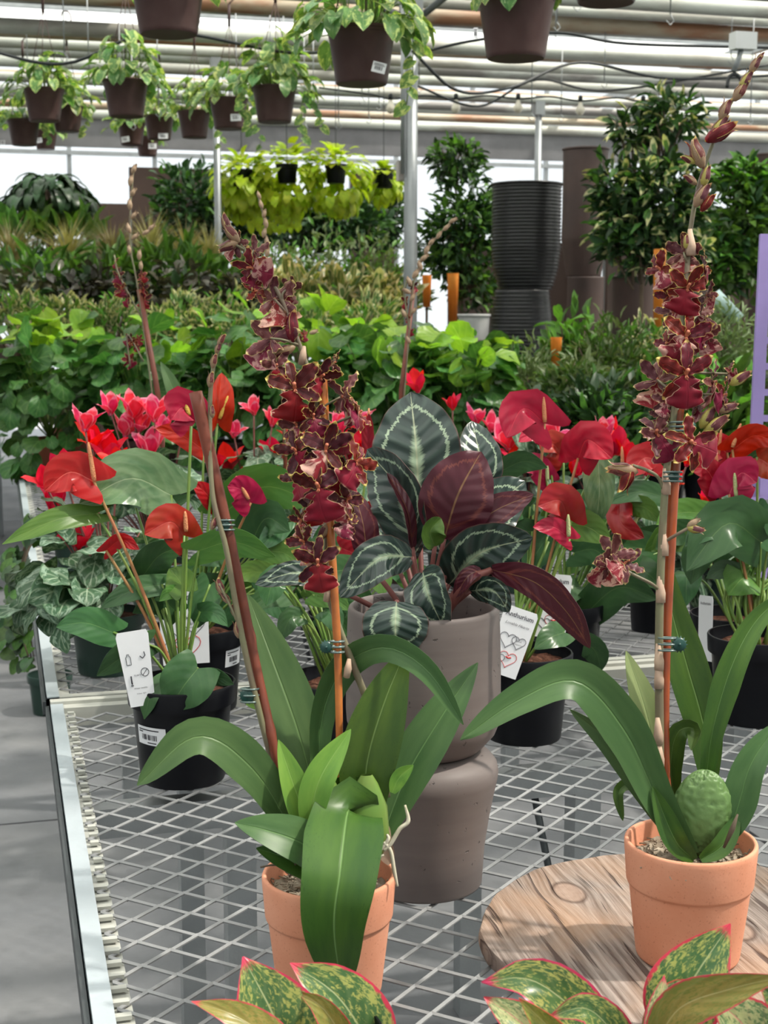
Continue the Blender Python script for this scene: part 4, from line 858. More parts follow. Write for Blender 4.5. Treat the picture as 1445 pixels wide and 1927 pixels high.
# ================= anthuriums =================
def heart(r, t0, pts, wpx, mat=None, base=None, roll=None, name='leaf', fold=.22, lobe=.2, shape='heart', wave=.05, curl=-.12, nu=12, nv=8, pet=.0022, pmat=None, stalkmid=None, label=None):
    roll = random.uniform(-.35, .35) if roll is None else roll
    if len(pts) == 2:
        a, b = pts; pts = [a, ((a[0]+b[0])/2, (a[1]+b[1])/2-8, (a[2]+b[2])/2-.012), b]
    o = blade(r, name, mat or L_anth, t0, pts, wpx/math.cos(roll)**.5, shape=shape, roll=roll, fold=fold, lobe=lobe, wave=wave, curl=curl, nu=nu, nv=nv, thick=.0006)
    if base is not None:
        j = P(pts[0][0], pts[0][1], t0+pts[0][2]); m = Vector(stalkmid) if stalkmid is not None else base.lerp(j, .55)+Vector((0, 0, .02))
        B().tube([base, m, j], [pet*1.2, pet, pet*.9], 6, smooth=5).obj('petiole' if name == 'leaf' else 'flower_stalk', pmat or stem_green, r)
    if label: o['label'] = label
    return o
def bloom(r, t0, pts, wpx, sp0, sp1, base, mat=None, smat=None, roll=0, lobe=.38, fold=.35, stmat=None, curl=-.25, spr=.0036, dz=0):
    pts = [(a, b, c+dz) for a, b, c in pts]; q0, q1, q2 = pts; pts = [q0, tuple(q1[i]*.62+(q0[i]+q2[i])*.19 for i in range(3)), q2]; lobe *= .62
    o = heart(r, t0, pts, wpx, mat or L_spathe, None, roll, 'spathe', fold, lobe, 'spathe', .04, curl, 14, 8)
    j = P(pts[0][0], pts[0][1], t0+pts[0][2])
    if sp0: 
        a, b = P(sp0[0], sp0[1], t0+pts[0][2]-.006), P(sp1[0], sp1[1], t0+dz+pts[0][2]-.01); n = 7
        B().tube([a.lerp(b, i/n) for i in range(n+1)], [spr*f for f in (.8, 1, 1, .97, .92, .85, .7, .35)], 10).obj('spadix', smat or spadix_o, o)
    if base is not None:
        m = base.lerp(j, .5)+Vector((0, 0, .015)); B().tube([base, m, j], [.0032, .0026, .0022], 7, smooth=5).obj('flower_stalk', stmat or stem_green, r)
    return o
def fill(r, t0, base, box, n, L=(55, 100), mats=None, dz=(-.06, .08), down=.2, wr=.66):
    x0, x1, y0, y1 = box; mats = mats or [L_anth, L_anth, L_anth2]; cx = (x0+x1)/2
    for i in range(n):
        px, py = random.uniform(x0, x1), random.uniform(y0, y1); l = random.uniform(*L); a = random.gauss(0, .8)+(0 if px > cx else math.pi); d = random.uniform(*dz)
        dx, dy = math.cos(a)*l, abs(math.sin(a))*l*.5+down*l; mz = random.uniform(-.03, .01)
        heart(r, t0, [(px, py, d), (px+dx*.5, py+dy*.3-6, d+mz), (px+dx, py+dy, d+mz-.01)], l*wr, random.choice(mats), base, name='leaf', nu=9, nv=6)
def potted(name, label, cat, px, py, rad, h, group=None, mat=None, kind='nursery', sm=None, fl=.86):
    b = PZ(px, py, BZ); r = empty(name, b, label, cat, group); put_pot(r, mat or black_plastic, rad, h, kind, 0, sm, fl)
    return r, depth(b+Vector((0, 0, h))), b+Vector((0, 0, h*fl))
GA = 'red anthuriums in black pots'
# front left
r, t, bs = potted('anthurium', 'red anthurium in a black pot with barcode sticker, front left of the bench', 'potted plant', 345, 1462, .082, .150, GA)
E1, E1t = r, t
for pts, w_, m_, ro in [
    ([(322, 932, .05), (245, 900, .02), (150, 948, -.02)], 120, L_anth3, .35), ([(182, 966, .0), (105, 978, -.04), (4, 1024, -.07)], 46, L_anth2, .3),
    ([(213, 1190, -.02), (160, 1172, -.04), (106, 1180, -.05)], 66, L_anth, .2), ([(278, 1212, -.03), (236, 1232, -.06), (182, 1272, -.06)], 56, L_anth, -.3),
    ([(372, 1258, -.06), (345, 1292, -.075), (318, 1337, -.07)], 98, L_anth, .1), ([(305, 1283, -.05), (284, 1306, -.07), (271, 1354, -.07)], 38, L_anth, .5),
    ([(380, 1272, -.03), (408, 1274, -.04), (440, 1288, -.04)], 34, L_anth, .4), ([(268, 1085, .03), (300, 1045, .02), (345, 1028, .03)], 70, L_anth, .3),
    ([(374, 1036, -.02), (440, 1020, -.03), (518, 1048, -.03)], 60, L_anth2, .3), ([(348, 1112, .0), (336, 1090, .01), (318, 1070, .02)], 60, L_anth2, 0),
    ([(305, 1100, .02), (250, 1110, .0), (188, 1146, -.02)], 46, L_anth, .3), ([(330, 1150, .04), (300, 1125, .03), (270, 1118, .03)], 60, L_anth, 0),
    ([(395, 1100, .03), (380, 1140, .02), (372, 1182, .02)], 62, L_anth, 0), ([(250, 935, .09), (310, 950, .06), (366, 930, .04)], 40, L_anth, -.3)]:
    heart(r, t, pts, w_, m_, bs, ro)
bloom(r, t, [(176, 906, -.02), (132, 872, -.03), (84, 924, -.04)], 82, (178, 908), (166, 832), bs, L_spathep, spadix_o, .2, .48, stmat=stem_red, fold=.4)
bloom(r, t, [(346, 1008, -.02), (328, 966, -.04), (272, 1006, -.05)], 72, (350, 1000), (348, 962), bs, L_spathed, spadix_o, .2, .42, stmat=stem_green)
bloom(r, t, [(360, 790, .0), (346, 752, -.01), (322, 790, -.02)], 84, (356, 782), (343, 738), bs, L_spathep, spadix_y, .1, .4, stmat=stem_green, fold=.5)
bloom(r, t, [(200, 1036, .0), (228, 1004, -.01), (262, 1034, -.02)], 30, None, None, bs, L_spathe, None, .2, .3, stmat=stem_red)
rim_t = t-.08
potlabel(r, .082, .150, .082, -.72, .055, .028)
fill(r, t, bs, (300, 385, 1110, 1160), 5, (40, 60), [L_anth, L_anth2], (.0, .05))
# behind left
r, t, bs = potted('anthurium', 'red anthurium behind the front left one, brown soil showing between them', 'potted plant', 378, 1330, .082, .150, GA)
for pts, w_, m_, ro in [([(425, 962, 0), (500, 915, -.02), (600, 950, -.04)], 96, L_anth2, .2), ([(470, 1030, 0), (500, 975, -.02), (545, 1000, -.04)], 90, L_anth, .1),
    ([(535, 985, 0), (510, 1010, -.02), (485, 1035, -.03)], 44, L_anth, .2), ([(440, 1055, 0), (410, 1045, -.02), (370, 1062, -.03)], 50, L_anth, .2), ([(420, 1160, 0), (440, 1130, 0), (470, 1140, 0)], 50, L_anth, 0)]: heart(r, t, pts, w_, m_, bs, ro)
bloom(r, t, [(409, 797, -.02), (412, 762, -.04), (417, 702, -.02)], 50, (413, 788), (429, 745), bs, L_spathe, spadix_y, .5, .25, stmat=stem_green, fold=.7)
bloom(r, t, [(383, 846, 0), (345, 815, -.02), (293, 806, -.03)], 44, None, None, bs, L_spathe, None, .2, .3)
bloom(r, t, [(472, 946, -.05), (455, 915, -.06), (428, 915, -.07)], 62, (468, 940), (444, 896), bs, L_spathep, spadix_o, 0, .42, stmat=stem_red)
bloom(r, t, [(404, 950, 0), (388, 925, -.02), (362, 908, -.03)], 38, None, None, bs, L_spathep, None, .2, .3)
fill(r, t, bs, (400, 560, 960, 1120), 9)
potlabel(r, .082, .150, .10, .95, .045, .03)
# middle, behind left orchid
r, t, bs = potted('anthurium', 'anthurium behind the orange stake of the left orchid', 'potted plant', 640, 1452, .082, .150, GA)
fill(r, t, bs, (500, 640, 1060, 1200), 9, (50, 85))
for pts, w_, m_, ro in [([(565, 1160, -.04), (600, 1165, -.05), (530, 1200, -.05)][:1]+[(545, 1165, -.05), (528, 1205, -.05)], 40, L_anth, .2), ([(560, 1105, 0), (600, 1095, -.02), (650, 1110, -.03)], 50, L_anth, .3)]: heart(r, t, pts, w_, m_, bs, ro)
for k in range(7): B().tube([bs+Vector((random.uniform(-.03, .01), 0, 0)), P(random.uniform(540, 620), random.uniform(1090, 1130), t)], .003, 6).obj('petiole', stem_green, r)
# behind the calathea
r, t, bs = potted('anthurium', 'anthurium glimpsed between the left orchid flowers and the calathea', 'potted plant', 660, 1300, .082, .150, GA)
bloom(r, t, [(640, 1030, 0), (665, 1040, -.02), (690, 1055, -.03)], 46, None, None, bs, L_spathep, None, .3, .3)
bloom(r, t, [(690, 985, 0), (702, 960, -.02), (712, 935, -.03)], 50, None, None, bs, L_spathe, None, .3, .3)
bloom(r, t, [(693, 850, 0), (690, 810, -.02), (694, 778, -.03)], 26, (692, 830), (694, 768), bs, L_spathed, spadix_o, .5, .2)
fill(r, t, bs, (620, 760, 960, 1100), 8)
# right of grey planter (front)
r, t, bs = potted('anthurium', 'red anthurium right of the grey planters, white plant tag leaning in its pot', 'potted plant', 985, 1385, .080, .145, GA)
E4, E4t = r, t
for pts, w_, m_, ro in [([(940, 888, 0), (985, 868, -.02), (1030, 880, -.03)], 48, L_anth, .3), ([(1125, 862, .02), (1128, 925, .0), (1120, 992, .02)], 62, L_anth3, .25),
    ([(1062, 1190, -.02), (1035, 1200, -.05), (1005, 1222, -.06)], 52, L_anth, .2), ([(1030, 1010, 0), (1010, 1040, 0), (985, 1075, 0)], 60, L_anth, 0)]: heart(r, t, pts, w_, m_, bs, ro)
bloom(r, t, [(1025, 797, -.02), (982, 742, -.03), (953, 824, -.05)], 82, (1025, 795), (1022, 740), bs, L_spathe, spadix_o, .15, .5, stmat=stem_red, fold=.4)
bloom(r, t, [(1088, 862, -.02), (1098, 806, -.04), (1152, 862, -.05)], 78, None, None, bs, L_spathe, None, -.2, .35, stmat=stem_red)
bloom(r, t, [(1068, 975, -.02), (1062, 928, -.04), (1012, 952, -.05)], 74, None, None, bs, L_spathed, None, .1, .45, stmat=stem_green)
bloom(r, t, [(1072, 1014, -.03), (1045, 985, -.04), (1003, 992, -.05)], 40, (1070, 1010), (1069, 968), bs, L_spathep, spadix_g, .2, .3)
for k in range(7): B().tube([bs+Vector((random.uniform(-.03, .0), 0, 0)), bs+Vector((random.uniform(-.02, .03), 0, .07)), P(random.uniform(960, 1080), random.uniform(1010, 1090), t)], .003, 6, smooth=4).obj('petiole', stem_green, r)
fill(r, t, bs, (960, 1090, 900, 1080), 8)
# right rear
r, t, bs = potted('anthurium', 'red anthurium with a dark curled spathe, behind and right of the tagged one', 'potted plant', 1060, 1270, .078, .145, GA)
for pts, w_, m_, ro in [([(1104, 1152, -.02), (1165, 1105, -.05), (1238, 1128, -.06)], 76, L_anth, .2), ([(1250, 935, 0), (1200, 925, -.02), (1145, 948, -.03)], 44, L_anth, .3), ([(1100, 1210, -.05), (1120, 1225, -.06), (1132, 1262, -.05)], 50, L_anth, .4),
    ([(1240, 1040, 0), (1180, 1030, 0), (1110, 1060, -.02)], 70, L_anth, .2), ([(1080, 1040, -.03), (1120, 1035, -.04), (1165, 1075, -.05)], 60, L_anth, .2)]: heart(r, t, pts, w_, m_, bs, ro)
bloom(r, t, [(1166, 943, 0), (1158, 990, -.02), (1212, 1012, -.04)], 50, (1190, 1000), (1206, 948), bs, L_spathed, spadix_g, .2, .25, stmat=stem_green)
bloom(r, t, [(1060, 862, 0), (1040, 822, -.02), (1018, 850, -.03)], 60, None, None, bs, L_spathed, None, .2, .3)
bloom(r, t, [(1030, 828, 0), (1000, 808, -.02), (976, 832, -.03)], 34, None, None, bs, L_spathep, None, .2, .3)
bloom(r, t, [(1028, 900, 0), (1008, 862, -.02), (974, 884, -.03)], 48, (1030, 905), (1029, 868), bs, L_spathep, spadix_g, .1, .4)
bloom(r, t, [(1240, 868, 0), (1210, 850, -.02), (1186, 896, -.03)], 62, (1172, 900), (1170, 840), bs, L_spathep, spadix_o, .1, .4)
fill(r, t, bs, (1080, 1240, 940, 1110), 9)
# far right
r, t, bs = potted('anthurium', 'rose-red anthurium at the right edge with many upright green stalks', 'potted plant', 1418, 1352, .084, .150, GA)
E6, E6t = r, t
for pts, w_, m_, ro in [([(1432, 1020, -.02), (1368, 985, -.06), (1292, 1075, -.08)], 108, L_anth, .15), ([(1420, 1080, 0), (1395, 1090, -.02), (1370, 1120, -.02)], 84, L_anth2, .1), ([(1345, 1020, .03), (1315, 1040, .02), (1300, 1100, .02)], 64, L_anth, .1), ([(1400, 870, .08), (1440, 850, .06), (1480, 880, .05)], 50, L_anth, .1), ([(1450, 960, 0), (1445, 1000, 0), (1460, 1060, 0)], 60, L_anth, .1)]: heart(r, t, pts, w_, m_, bs, ro)
bloom(r, t, [(1350, 918, -.02), (1330, 872, -.03), (1300, 884, -.04)], 56, (1349, 915), (1348, 850), bs, L_spathep, spadix_o, 0, .45, stmat=stem_red)
bloom(r, t, [(1372, 930, -.04), (1392, 872, -.05), (1424, 908, -.06)], 80, (1385, 935), (1382, 890), bs, L_spathep, spadix_g, 0, .4, stmat=stem_red)
bloom(r, t, [(1378, 846, 0), (1420, 806, -.02), (1466, 836, -.04)], 52, (1378, 842), (1394, 797), bs, L_spathe, spadix_o, .2, .35, stmat=stem_red)
bloom(r, t, [(1368, 852, .02), (1345, 828, .01), (1322, 876, 0)], 56, (1350, 860), (1357, 808), bs, L_spathep, spadix_o, .1, .35, stmat=stem_red)
bloom(r, t, [(1425, 860, 0), (1445, 870, -.02), (1470, 900, -.03)], 60, None, None, bs, L_spathed, None, .2, .3)
for k in range(16):
    x = random.uniform(-.05, .04); B().tube([bs+Vector((x*.6, random.uniform(-.03, .03), 0)), bs+Vector((x*1.1, random.uniform(-.03, .03), .08)), P(random.uniform(1345, 1460), random.uniform(1040, 1110), t)], .0027, 6, smooth=4).obj('petiole', stem_green, r)
fill(r, t, bs, (1360, 1470, 960, 1080), 6)
r, t, bs = potted('anthurium', 'anthurium in a half-hidden black pot with an edge-on white tag', 'potted plant', 1372, 1290, .078, .14, GA)
E7, E7t = r, t
fill(r, t, bs, (1290, 1400, 960, 1080), 7)
for k in range(5): B().tube([bs, P(random.uniform(1320, 1400), random.uniform(1060, 1120), t)], .0027, 6).obj('petiole', stem_green, r)
# ================= cyclamens =================
cycl = [leafproto('leaf', L_cyc, 'heart', 1.0, .35, .1, 8, 6, .2, .10), leafproto('leaf', L_cyc, 'heart', .95, .6, .05, 8, 6, .2, .12)]
cpet = {}
for k, m_ in (('r', L_cycfr), ('p', L_cycfp)): cpet[k] = [leafproto('petal', m_, 'oval', .62, -.25, .25, 7, 4, 0, .08), leafproto('petal', m_, 'oval', .56, .25, .3, 7, 4, 0, .10)]
cup = {k: B().lathe((0, 0, 0), [(.001, -.12), (.10, -.08), (.13, 0), (.08, .08)], 10).mesh('flower_cup', m_) for k, m_ in (('r', L_cycfr), ('p', L_cycfp))}
def cyflower(r, t, px, py, s, k, base):
    c = P(px, py+s*.28, t); S = s*t/FPX*.88; rl = r.location; tilt = Vector((random.uniform(-.3, .3), random.uniform(-.5, .1), 1)).normalized()
    f = link('flower', cup[k], r, None, orient(c-rl, tilt.orthogonal(), tilt, S)); a0 = random.uniform(0, 1.3)
    q = tilt.rotation_difference(Vector((0, 0, 1))).inverted()
    for i in range(5):
        a = a0+i*1.2566; o = q @ Vector((math.cos(a), math.sin(a), 0)); d = tilt*1.0+o*random.uniform(.35, .95)
        link('petal', random.choice(cpet[k]), f, None, f.matrix_basis.inverted() @ orient(c-rl+o*S*.1, d, -o+tilt*.4, S*random.uniform(.9, 1.15)))
    m = base.lerp(c, .6)+Vector((0, 0, .01)); B().tube([base, m, c+tilt*.004], [.0026, .0022, .002], 6, smooth=4).obj('flower_stalk', stem_mauve, r)
def cyclamen(label, px, py, leafpx, fl, nl=40, potm=None, rad=.075):
    b = PZ(px, py, BZ); r = empty('cyclamen', b, label, 'potted plant', 'cyclamens behind the anthuriums'); put_pot(r, potm or green_plastic, rad, .12)
    t = depth(b+Vector((0, 0, .15))); bs = b+Vector((0, 0, .10)); cx, cy, rx, rz = leafpx; c = P(cx, cy+rz, t)
    leafy(r, tuple(c), (rx*t/FPX, rx*t/FPX*.8, 2*rz*t/FPX), nl, cycl, .075, .6, True, -.15, .35, .1, 'leaf', stem_mauve, bs)
    for x, y, s, k in fl: cyflower(r, t+random.uniform(-.05, .05), x, y, s, k, bs)
    return r
cyclamen('cyclamen with silver-patterned leaves and red blooms, nearest the aisle in a dark green pot', 204, 1262, (170, 1045, 150, 78), [(205, 845, 66, 'r'), (175, 825, 56, 'r'), (88, 905, 52, 'r'), (98, 942, 62, 'r'), (146, 1012, 66, 'r'), (120, 880, 50, 'r'), (222, 868, 46, 'r'), (160, 792, 56, 'p')], 62)
cyclamen('pink cyclamen below the middle background orchid stake', 300, 1150, (290, 905, 110, 60), [(208, 765, 46, 'p'), (250, 768, 60, 'p'), (291, 775, 54, 'p'), (236, 805, 50, 'p'), (280, 838, 62, 'p'), (262, 798, 44, 'p'), (310, 800, 40, 'p'), (345, 795, 44, 'p')], 40, None)
cyclamen('cyclamen with pink and red blooms between the left orchid stakes', 480, 1110, (500, 880, 100, 55), [(440, 810, 40, 'p'), (432, 868, 58, 'r'), (478, 768, 38, 'p'), (512, 788, 42, 'p'), (520, 858, 60, 'r'), (560, 830, 50, 'r'), (545, 805, 40, 'p'), (470, 900, 44, 'r')], 40)
cyclamen('cyclamen with bright pink blooms just right of the left orchid flowers', 690, 1100, (690, 880, 90, 55), [(668, 790, 60, 'p'), (672, 828, 54, 'r'), (640, 800, 44, 'p'), (700, 850, 40, 'r'), (655, 850, 44, 'r')], 30)
cyclamen('cyclamen whose blooms top the calathea, three reds in a row', 850, 1090, (840, 870, 90, 55), [(786, 722, 48, 'r'), (852, 760, 34, 'r'), (895, 786, 44, 'p'), (924, 798, 44, 'p')], 26)
cyclamen('mauve-pink cyclamen behind the first red spathe right of the calathea', 985, 1110, (985, 890, 90, 60), [(958, 825, 66, 'p'), (1030, 815, 56, 'p'), (990, 812, 50, 'p'), (965, 865, 50, 'r'), (1000, 850, 44, 'p')], 28)
cyclamen('hot pink cyclamen with large blooms left of the right orchid stake', 1150, 1120, (1150, 910, 90, 60), [(1160, 832, 74, 'r'), (1135, 812, 50, 'p'), (1178, 858, 50, 'r'), (1084, 884, 40, 'r'), (1120, 835, 46, 'r'), (1215, 880, 40, 'r')], 28)
cyclamen('cyclamen behind the right orchid stake in a small black pot', 1222, 1185, (1235, 1020, 90, 55), [(1292, 862, 44, 'r'), (1262, 905, 44, 'r'), (1180, 955, 36, 'r')], 36, black_plastic, .052)
cyclamen('cyclamen behind the far right anthurium, reds near the purple upright', 1350, 1180, (1350, 1000, 90, 60), [(1400, 930, 40, 'r'), (1360, 925, 44, 'r'), (1415, 900, 36, 'r'), (1325, 935, 34, 'r')], 30)
# dark green floor pot by the aisle
b = PZ(96, 1340, 0); r = empty('floor_pot', b, 'empty dark green pot on the floor beside the bench edge', 'plant pot')
link('pot', potmesh(green_plastic, .082, .145), r)
# ================= tags =================
def tagboard(root, px, py, t, w_, h_, rot, tilt=0, yaw=0, taper=0):
    c = P(px, py, t); X = RT*math.cos(rot)+UP*math.sin(rot); Y = UP*math.cos(rot)-RT*math.sin(rot); N = X.cross(Y)
    q = Quaternion(Y, yaw); X = q @ X; N = q @ N; k = t/FPX; Wd, Hd = w_*k, h_*k
    bd = B(); co = [(-.5, .44), (-.44, .5), (.44, .5), (.5, .44), (.5-taper, -.5), (-.5+taper, -.5)]
    f = [c+X*(a*Wd)+Y*(b*Hd) for a, b in co]; g = [p-N*.0007 for p in f]; n = len(f)
    bd.add(f+g, [tuple(range(n))[::-1], tuple(range(n, 2*n))]+[(i, (i+1) % n, (i+1) % n+n, i+n) for i in range(n)])
    o = bd.obj('card', white_paper, root, False); return o, c, X, Y, N, Wd, Hd
def text(card, fr, s, x, y, size, mat, name='lettering', bold=0, sh=0, rot=0):
    o_, c, X, Y, N, Wd, Hd = fr; cu = bpy.data.curves.new(name, 'FONT'); cu.body = s; cu.size = size*Wd; cu.shear = sh; cu.offset = bold*size*Wd; cu.materials.append(mat); cu.resolution_u = 2; cu.align_x = 'CENTER'
    tmp = bpy.data.objects.new(name, cu); me = bpy.data.meshes.new_from_object(tmp); bpy.data.objects.remove(tmp); o = bpy.data.objects.new(name, me); COL.objects.link(o); o.parent = o_
    Xr = X*math.cos(rot)+Y*math.sin(rot); Yr = Y*math.cos(rot)-X*math.sin(rot)
    m = Matrix((Xr, Yr, N)).transposed().to_4x4(); o.matrix_basis = Matrix.Translation(c+X*(x*Wd)+Y*(y*Hd)+N*.0006-root_loc(o_.parent)) @ m; return o
def outline(fr, pts, rw, mat, name='print_line', closed=False):
    o_, c, X, Y, N, Wd, Hd = fr; v = [c+X*(a*Wd)+Y*(b*Hd)+N*.0004 for a, b in pts]
    if closed: v.append(v[0])
    B().tube(v, rw*Wd, 5).obj(name, mat, o_)
def heartline(fr, x, y, s, mat, rw=.008):
    pts = []; asp = fr[5]/fr[6]
    for i in range(25):
        a = i/24*6.283; pts.append((x+s*16*math.sin(a)**3/17, y+asp*s*(13*math.cos(a)-5*math.cos(2*a)-2*math.cos(3*a)-math.cos(4*a))/17))
    outline(fr, pts, rw, mat, 'printed_heart')
def lovetag(root, px, py, t, w_, h_, rot, yaw, label):
    r = empty('plant_tag', P(px, py+h_/2, t), label, 'plant tag'); fr = tagboard(r, px, py, t, w_, h_, rot, 0, yaw, .04)
    text(fr[0], fr, 'Anthurium', 0, .36, .19, grey_ink, bold=.02); text(fr[0], fr, 'Lovable Hearts', 0, .24, .115, grey_ink, sh=.4)
    heartline(fr, -.12, .02, .26, grey_ink); heartline(fr, .2, .02, .22, grey_ink); heartline(fr, .05, -.25, .27, red_ink); heartline(fr, -.22, -.28, .2, grey_ink)
    text(fr[0], fr, 'good', .2, .03, .08, grey_ink); outline(fr, [(-.02, -.22), (.05, -.235), (.14, -.215)], .022, red_ink, 'red_mark')
    text(fr[0], fr, 'companions', .2, -.02, .06, grey_ink); return r
lovetag(None, 962, 1208, E4t-.085, 66, 130, -.33, 0, 'white anthurium tag with heart drawings, right against the grey planter')
lovetag(None, 347, 1180, 2.50-.09+.0, 94, 140, .06, .1, 'white anthurium tag with red and black heart drawings behind the front left stalks')
lovetag(None, 1040, 1140, 2.40, 66, 120, -.1, .2, 'white anthurium tag half hidden behind the long maroon calathea leaf')
r = empty('plant_tag', P(262, 1330, E1t-.065), 'tall white care tag with small black icons in the front left anthurium pot', 'plant tag'); fr = tagboard(r, 258, 1258, E1t-.07, 62, 142, .16, 0, 0, .12)
for x, y, s in ((-.22, .12, 'bottle'), (.22, .16, 'drop'), (.22, -.06, 'no'), (-.22, -.16, 'thermo')):
    if s == 'bottle': outline(fr, [(x-.07, y-.06), (x-.07, y+.04), (x-.03, y+.06), (x-.03, y+.08), (x+.03, y+.08), (x+.03, y+.06), (x+.07, y+.04), (x+.07, y-.06)], .009, ink, 'icon', True)
    elif s == 'drop': outline(fr, [(x-.08, y), (x, y-.035), (x+.08, y), (x+.06, y+.05)], .014, ink, 'icon')
    elif s == 'no':
        ci = [(x+.12*math.cos(a*.524), y+.055*math.sin(a*.524)) for a in range(12)]; outline(fr, ci, .009, ink, 'icon', True); outline(fr, [(x-.08, y-.04), (x+.08, y+.04)], .009, ink, 'icon')
    else: outline(fr, [(x, y+.07), (x, y-.04)], .022, ink, 'icon'); outline(fr, [(x, y-.05), (x, y-.06)], .045, ink, 'icon')
text(fr[0], fr, '70-80°F', -.02, -.10, .07, grey_ink); text(fr[0], fr, 'Water weekly', .02, -.27, .07, grey_ink); text(fr[0], fr, 'Indoor light', .02, -.34, .06, grey_ink)
r = empty('plant_tag', P(1327, 1240, E7t-.06), 'white plant tag seen nearly edge-on, left of the far right pot', 'plant tag'); fr = tagboard(r, 1327, 1182, E7t-.06, 50, 122, -.02, 0, -1.25, .02)
text(fr[0], fr, 'Anthurium', 0, .36, .17, grey_ink)
# ================= grey planters =================
gb = PZ(795, 1658, BZ); tg = depth(gb)
r = empty('grey_planter', gb, 'lower grey-brown fibre-clay planter, turned upside down as a stand', 'planter')
lo = [(.062, .0), (.072, .001), (.0735, .004), (.0765, .05), (.082, .088), (.088, .120), (.0915, .136), (.0925, .145), (.0905, .155), (.084, .163), (.076, .168), (.070, .171), (.05, .1715)]
b = B().lathe(gb, lo, 72); n = 72; b.f.append([len(b.v)-n+i for i in range(n)]); b.uv += [(0, 0)]*n; b.mi.append(0); b.obj('shell', grey_clay, r)
H0 = .172; ub = gb+Vector((0, 0, H0))
r = empty('grey_planter', ub, 'upper grey-brown fibre-clay planter holding the calathea', 'planter')
B().lathe(ub, [(.066, 0), (.070, .002), (.076, .008), (.088, .022), (.0935, .036), (.0945, .050), (.0940, .10), (.0925, .150), (.0915, .172), (.0905, .176), (.088, .178), (.085, .177), (.083, .172), (.082, .03)], 72).obj('shell', grey_clay, r)
# ================= calathea =================
tc = depth(ub+Vector((0, 0, .178))); cb = ub+Vector((0, 0, .004))
r = empty('calathea', cb, 'calathea with feathered green leaves and maroon undersides in the grey planter', 'potted plant')
link('pot', potmesh(black_plastic, .072, .14), r); link('soil', soilmesh(.066), r, None, Matrix.Translation((0, 0, .118)))
cs = cb+Vector((0, 0, .12))
C2 = [L_cal, L_calu]; C2r = [L_calu, L_cal]
def cal(pts, w_, mats=C2, roll=.1, fold=.12, curl=0, shape='oval', wave=.045, pet=True, off=(0, 0), label=None):
    o = blade(r, 'leaf', mats, tc, pts, w_, shape=shape, roll=roll, fold=fold, curl=curl, wave=wave, wn=4, nu=22, nv=12, thick=.0007, mi=0, mi2=1)
    if label: o['label'] = label
    if pet:
        j = P(pts[0][0], pts[0][1], tc+pts[0][2]); s = cs+Vector((off[0], off[1], 0)); B().tube([s, s.lerp(j, .5)+Vector((0, 0, .01)), j], [.0045, .0035, .0028], 8, smooth=5).obj('petiole', stem_mauve, r)
cal([(788, 950, .07), (783, 842, .075), (772, 738, .10)], 178, roll=-.15, fold=.06)
cal([(905, 940, .11), (903, 865, .11), (888, 792, .13)], 92, roll=.3)
cal([(775, 1030, .01), (752, 925, .0), (690, 846, .03)], 118, roll=-.55, fold=.30, curl=.1)
cal([(776, 1030, .0), (766, 960, -.015), (728, 890, .0)], 40, C2r, roll=.8, fold=.5, label='narrow maroon rolled underside')
cal([(836, 1014, -.01), (862, 930, -.03), (905, 850, -.02)], 138, C2r, roll=.12, fold=.10, label='broad maroon underside facing the viewer')
cal([(860, 1026, -.01), (925, 965, -.02), (1004, 930, -.01)], 60, C2r, roll=-.1, fold=.18, label='long maroon underside pointing right')
cal([(862, 1030, .04), (930, 955, .05), (988, 905, .07)], 112, roll=.1)
cal([(845, 1100, -.0), (905, 1040, -.03), (1002, 1012, -.04)], 112, roll=.25, fold=.15)
cal([(775, 1048, -.02), (712, 1052, -.05), (640, 1124, -.06)], 82, roll=.2, fold=.12)
cal([(795, 1075, -.04), (806, 1120, -.075), (838, 1188, -.075)], 94, roll=.5, fold=.2)
cal([(746, 1132, -.07), (744, 1175, -.09), (745, 1234, -.085)], 120, roll=0, fold=.03, shape='round')
cal([(925, 1072, -.03), (1005, 1095, -.06), (1065, 1150, -.06), (1110, 1220, -.045)], 62, C2r, roll=.35, fold=.1, pet=False, label='drooping maroon leaf reaching lower right')
j = P(925, 1072, tc-.03); B().tube([cs, P(870, 1105, tc-.03), j], [.008, .007, .004], 8, smooth=6).obj('petiole', stem_mauve, r)
cal([(905, 1072, -.03), (880, 1085, -.04), (855, 1125, -.03)], 30, C2r, roll=.3, fold=.4, pet=False)
cal([(818, 1028, -.03), (810, 1000, -.04), (830, 975, -.035)], 46, [L_anth2, L_cal], roll=.3, fold=.5, curl=.4, label='small curled young leaf, brownish green')
cal([(625, 1106, .0), (560, 1078, -.02), (480, 1100, -.03)], 50, roll=.3, fold=.12)
cal([(690, 1060, .03), (684, 990, .02), (665, 922, .03)], 56, C2r, roll=.1, fold=.1, label='plain maroon underside behind the orchid flowers')
cal([(885, 1112, -.02), (928, 1112, -.04), (958, 1152, -.04)], 52, roll=.2)
cal([(760, 1040, .05), (735, 985, .06), (700, 950, .08)], 80, roll=.2); cal([(830, 1040, .05), (800, 975, .06), (790, 930, .08)], 90, roll=.2)
cal([(750, 1070, .03), (770, 1020, .02), (808, 985, .02)], 60, roll=-.2)
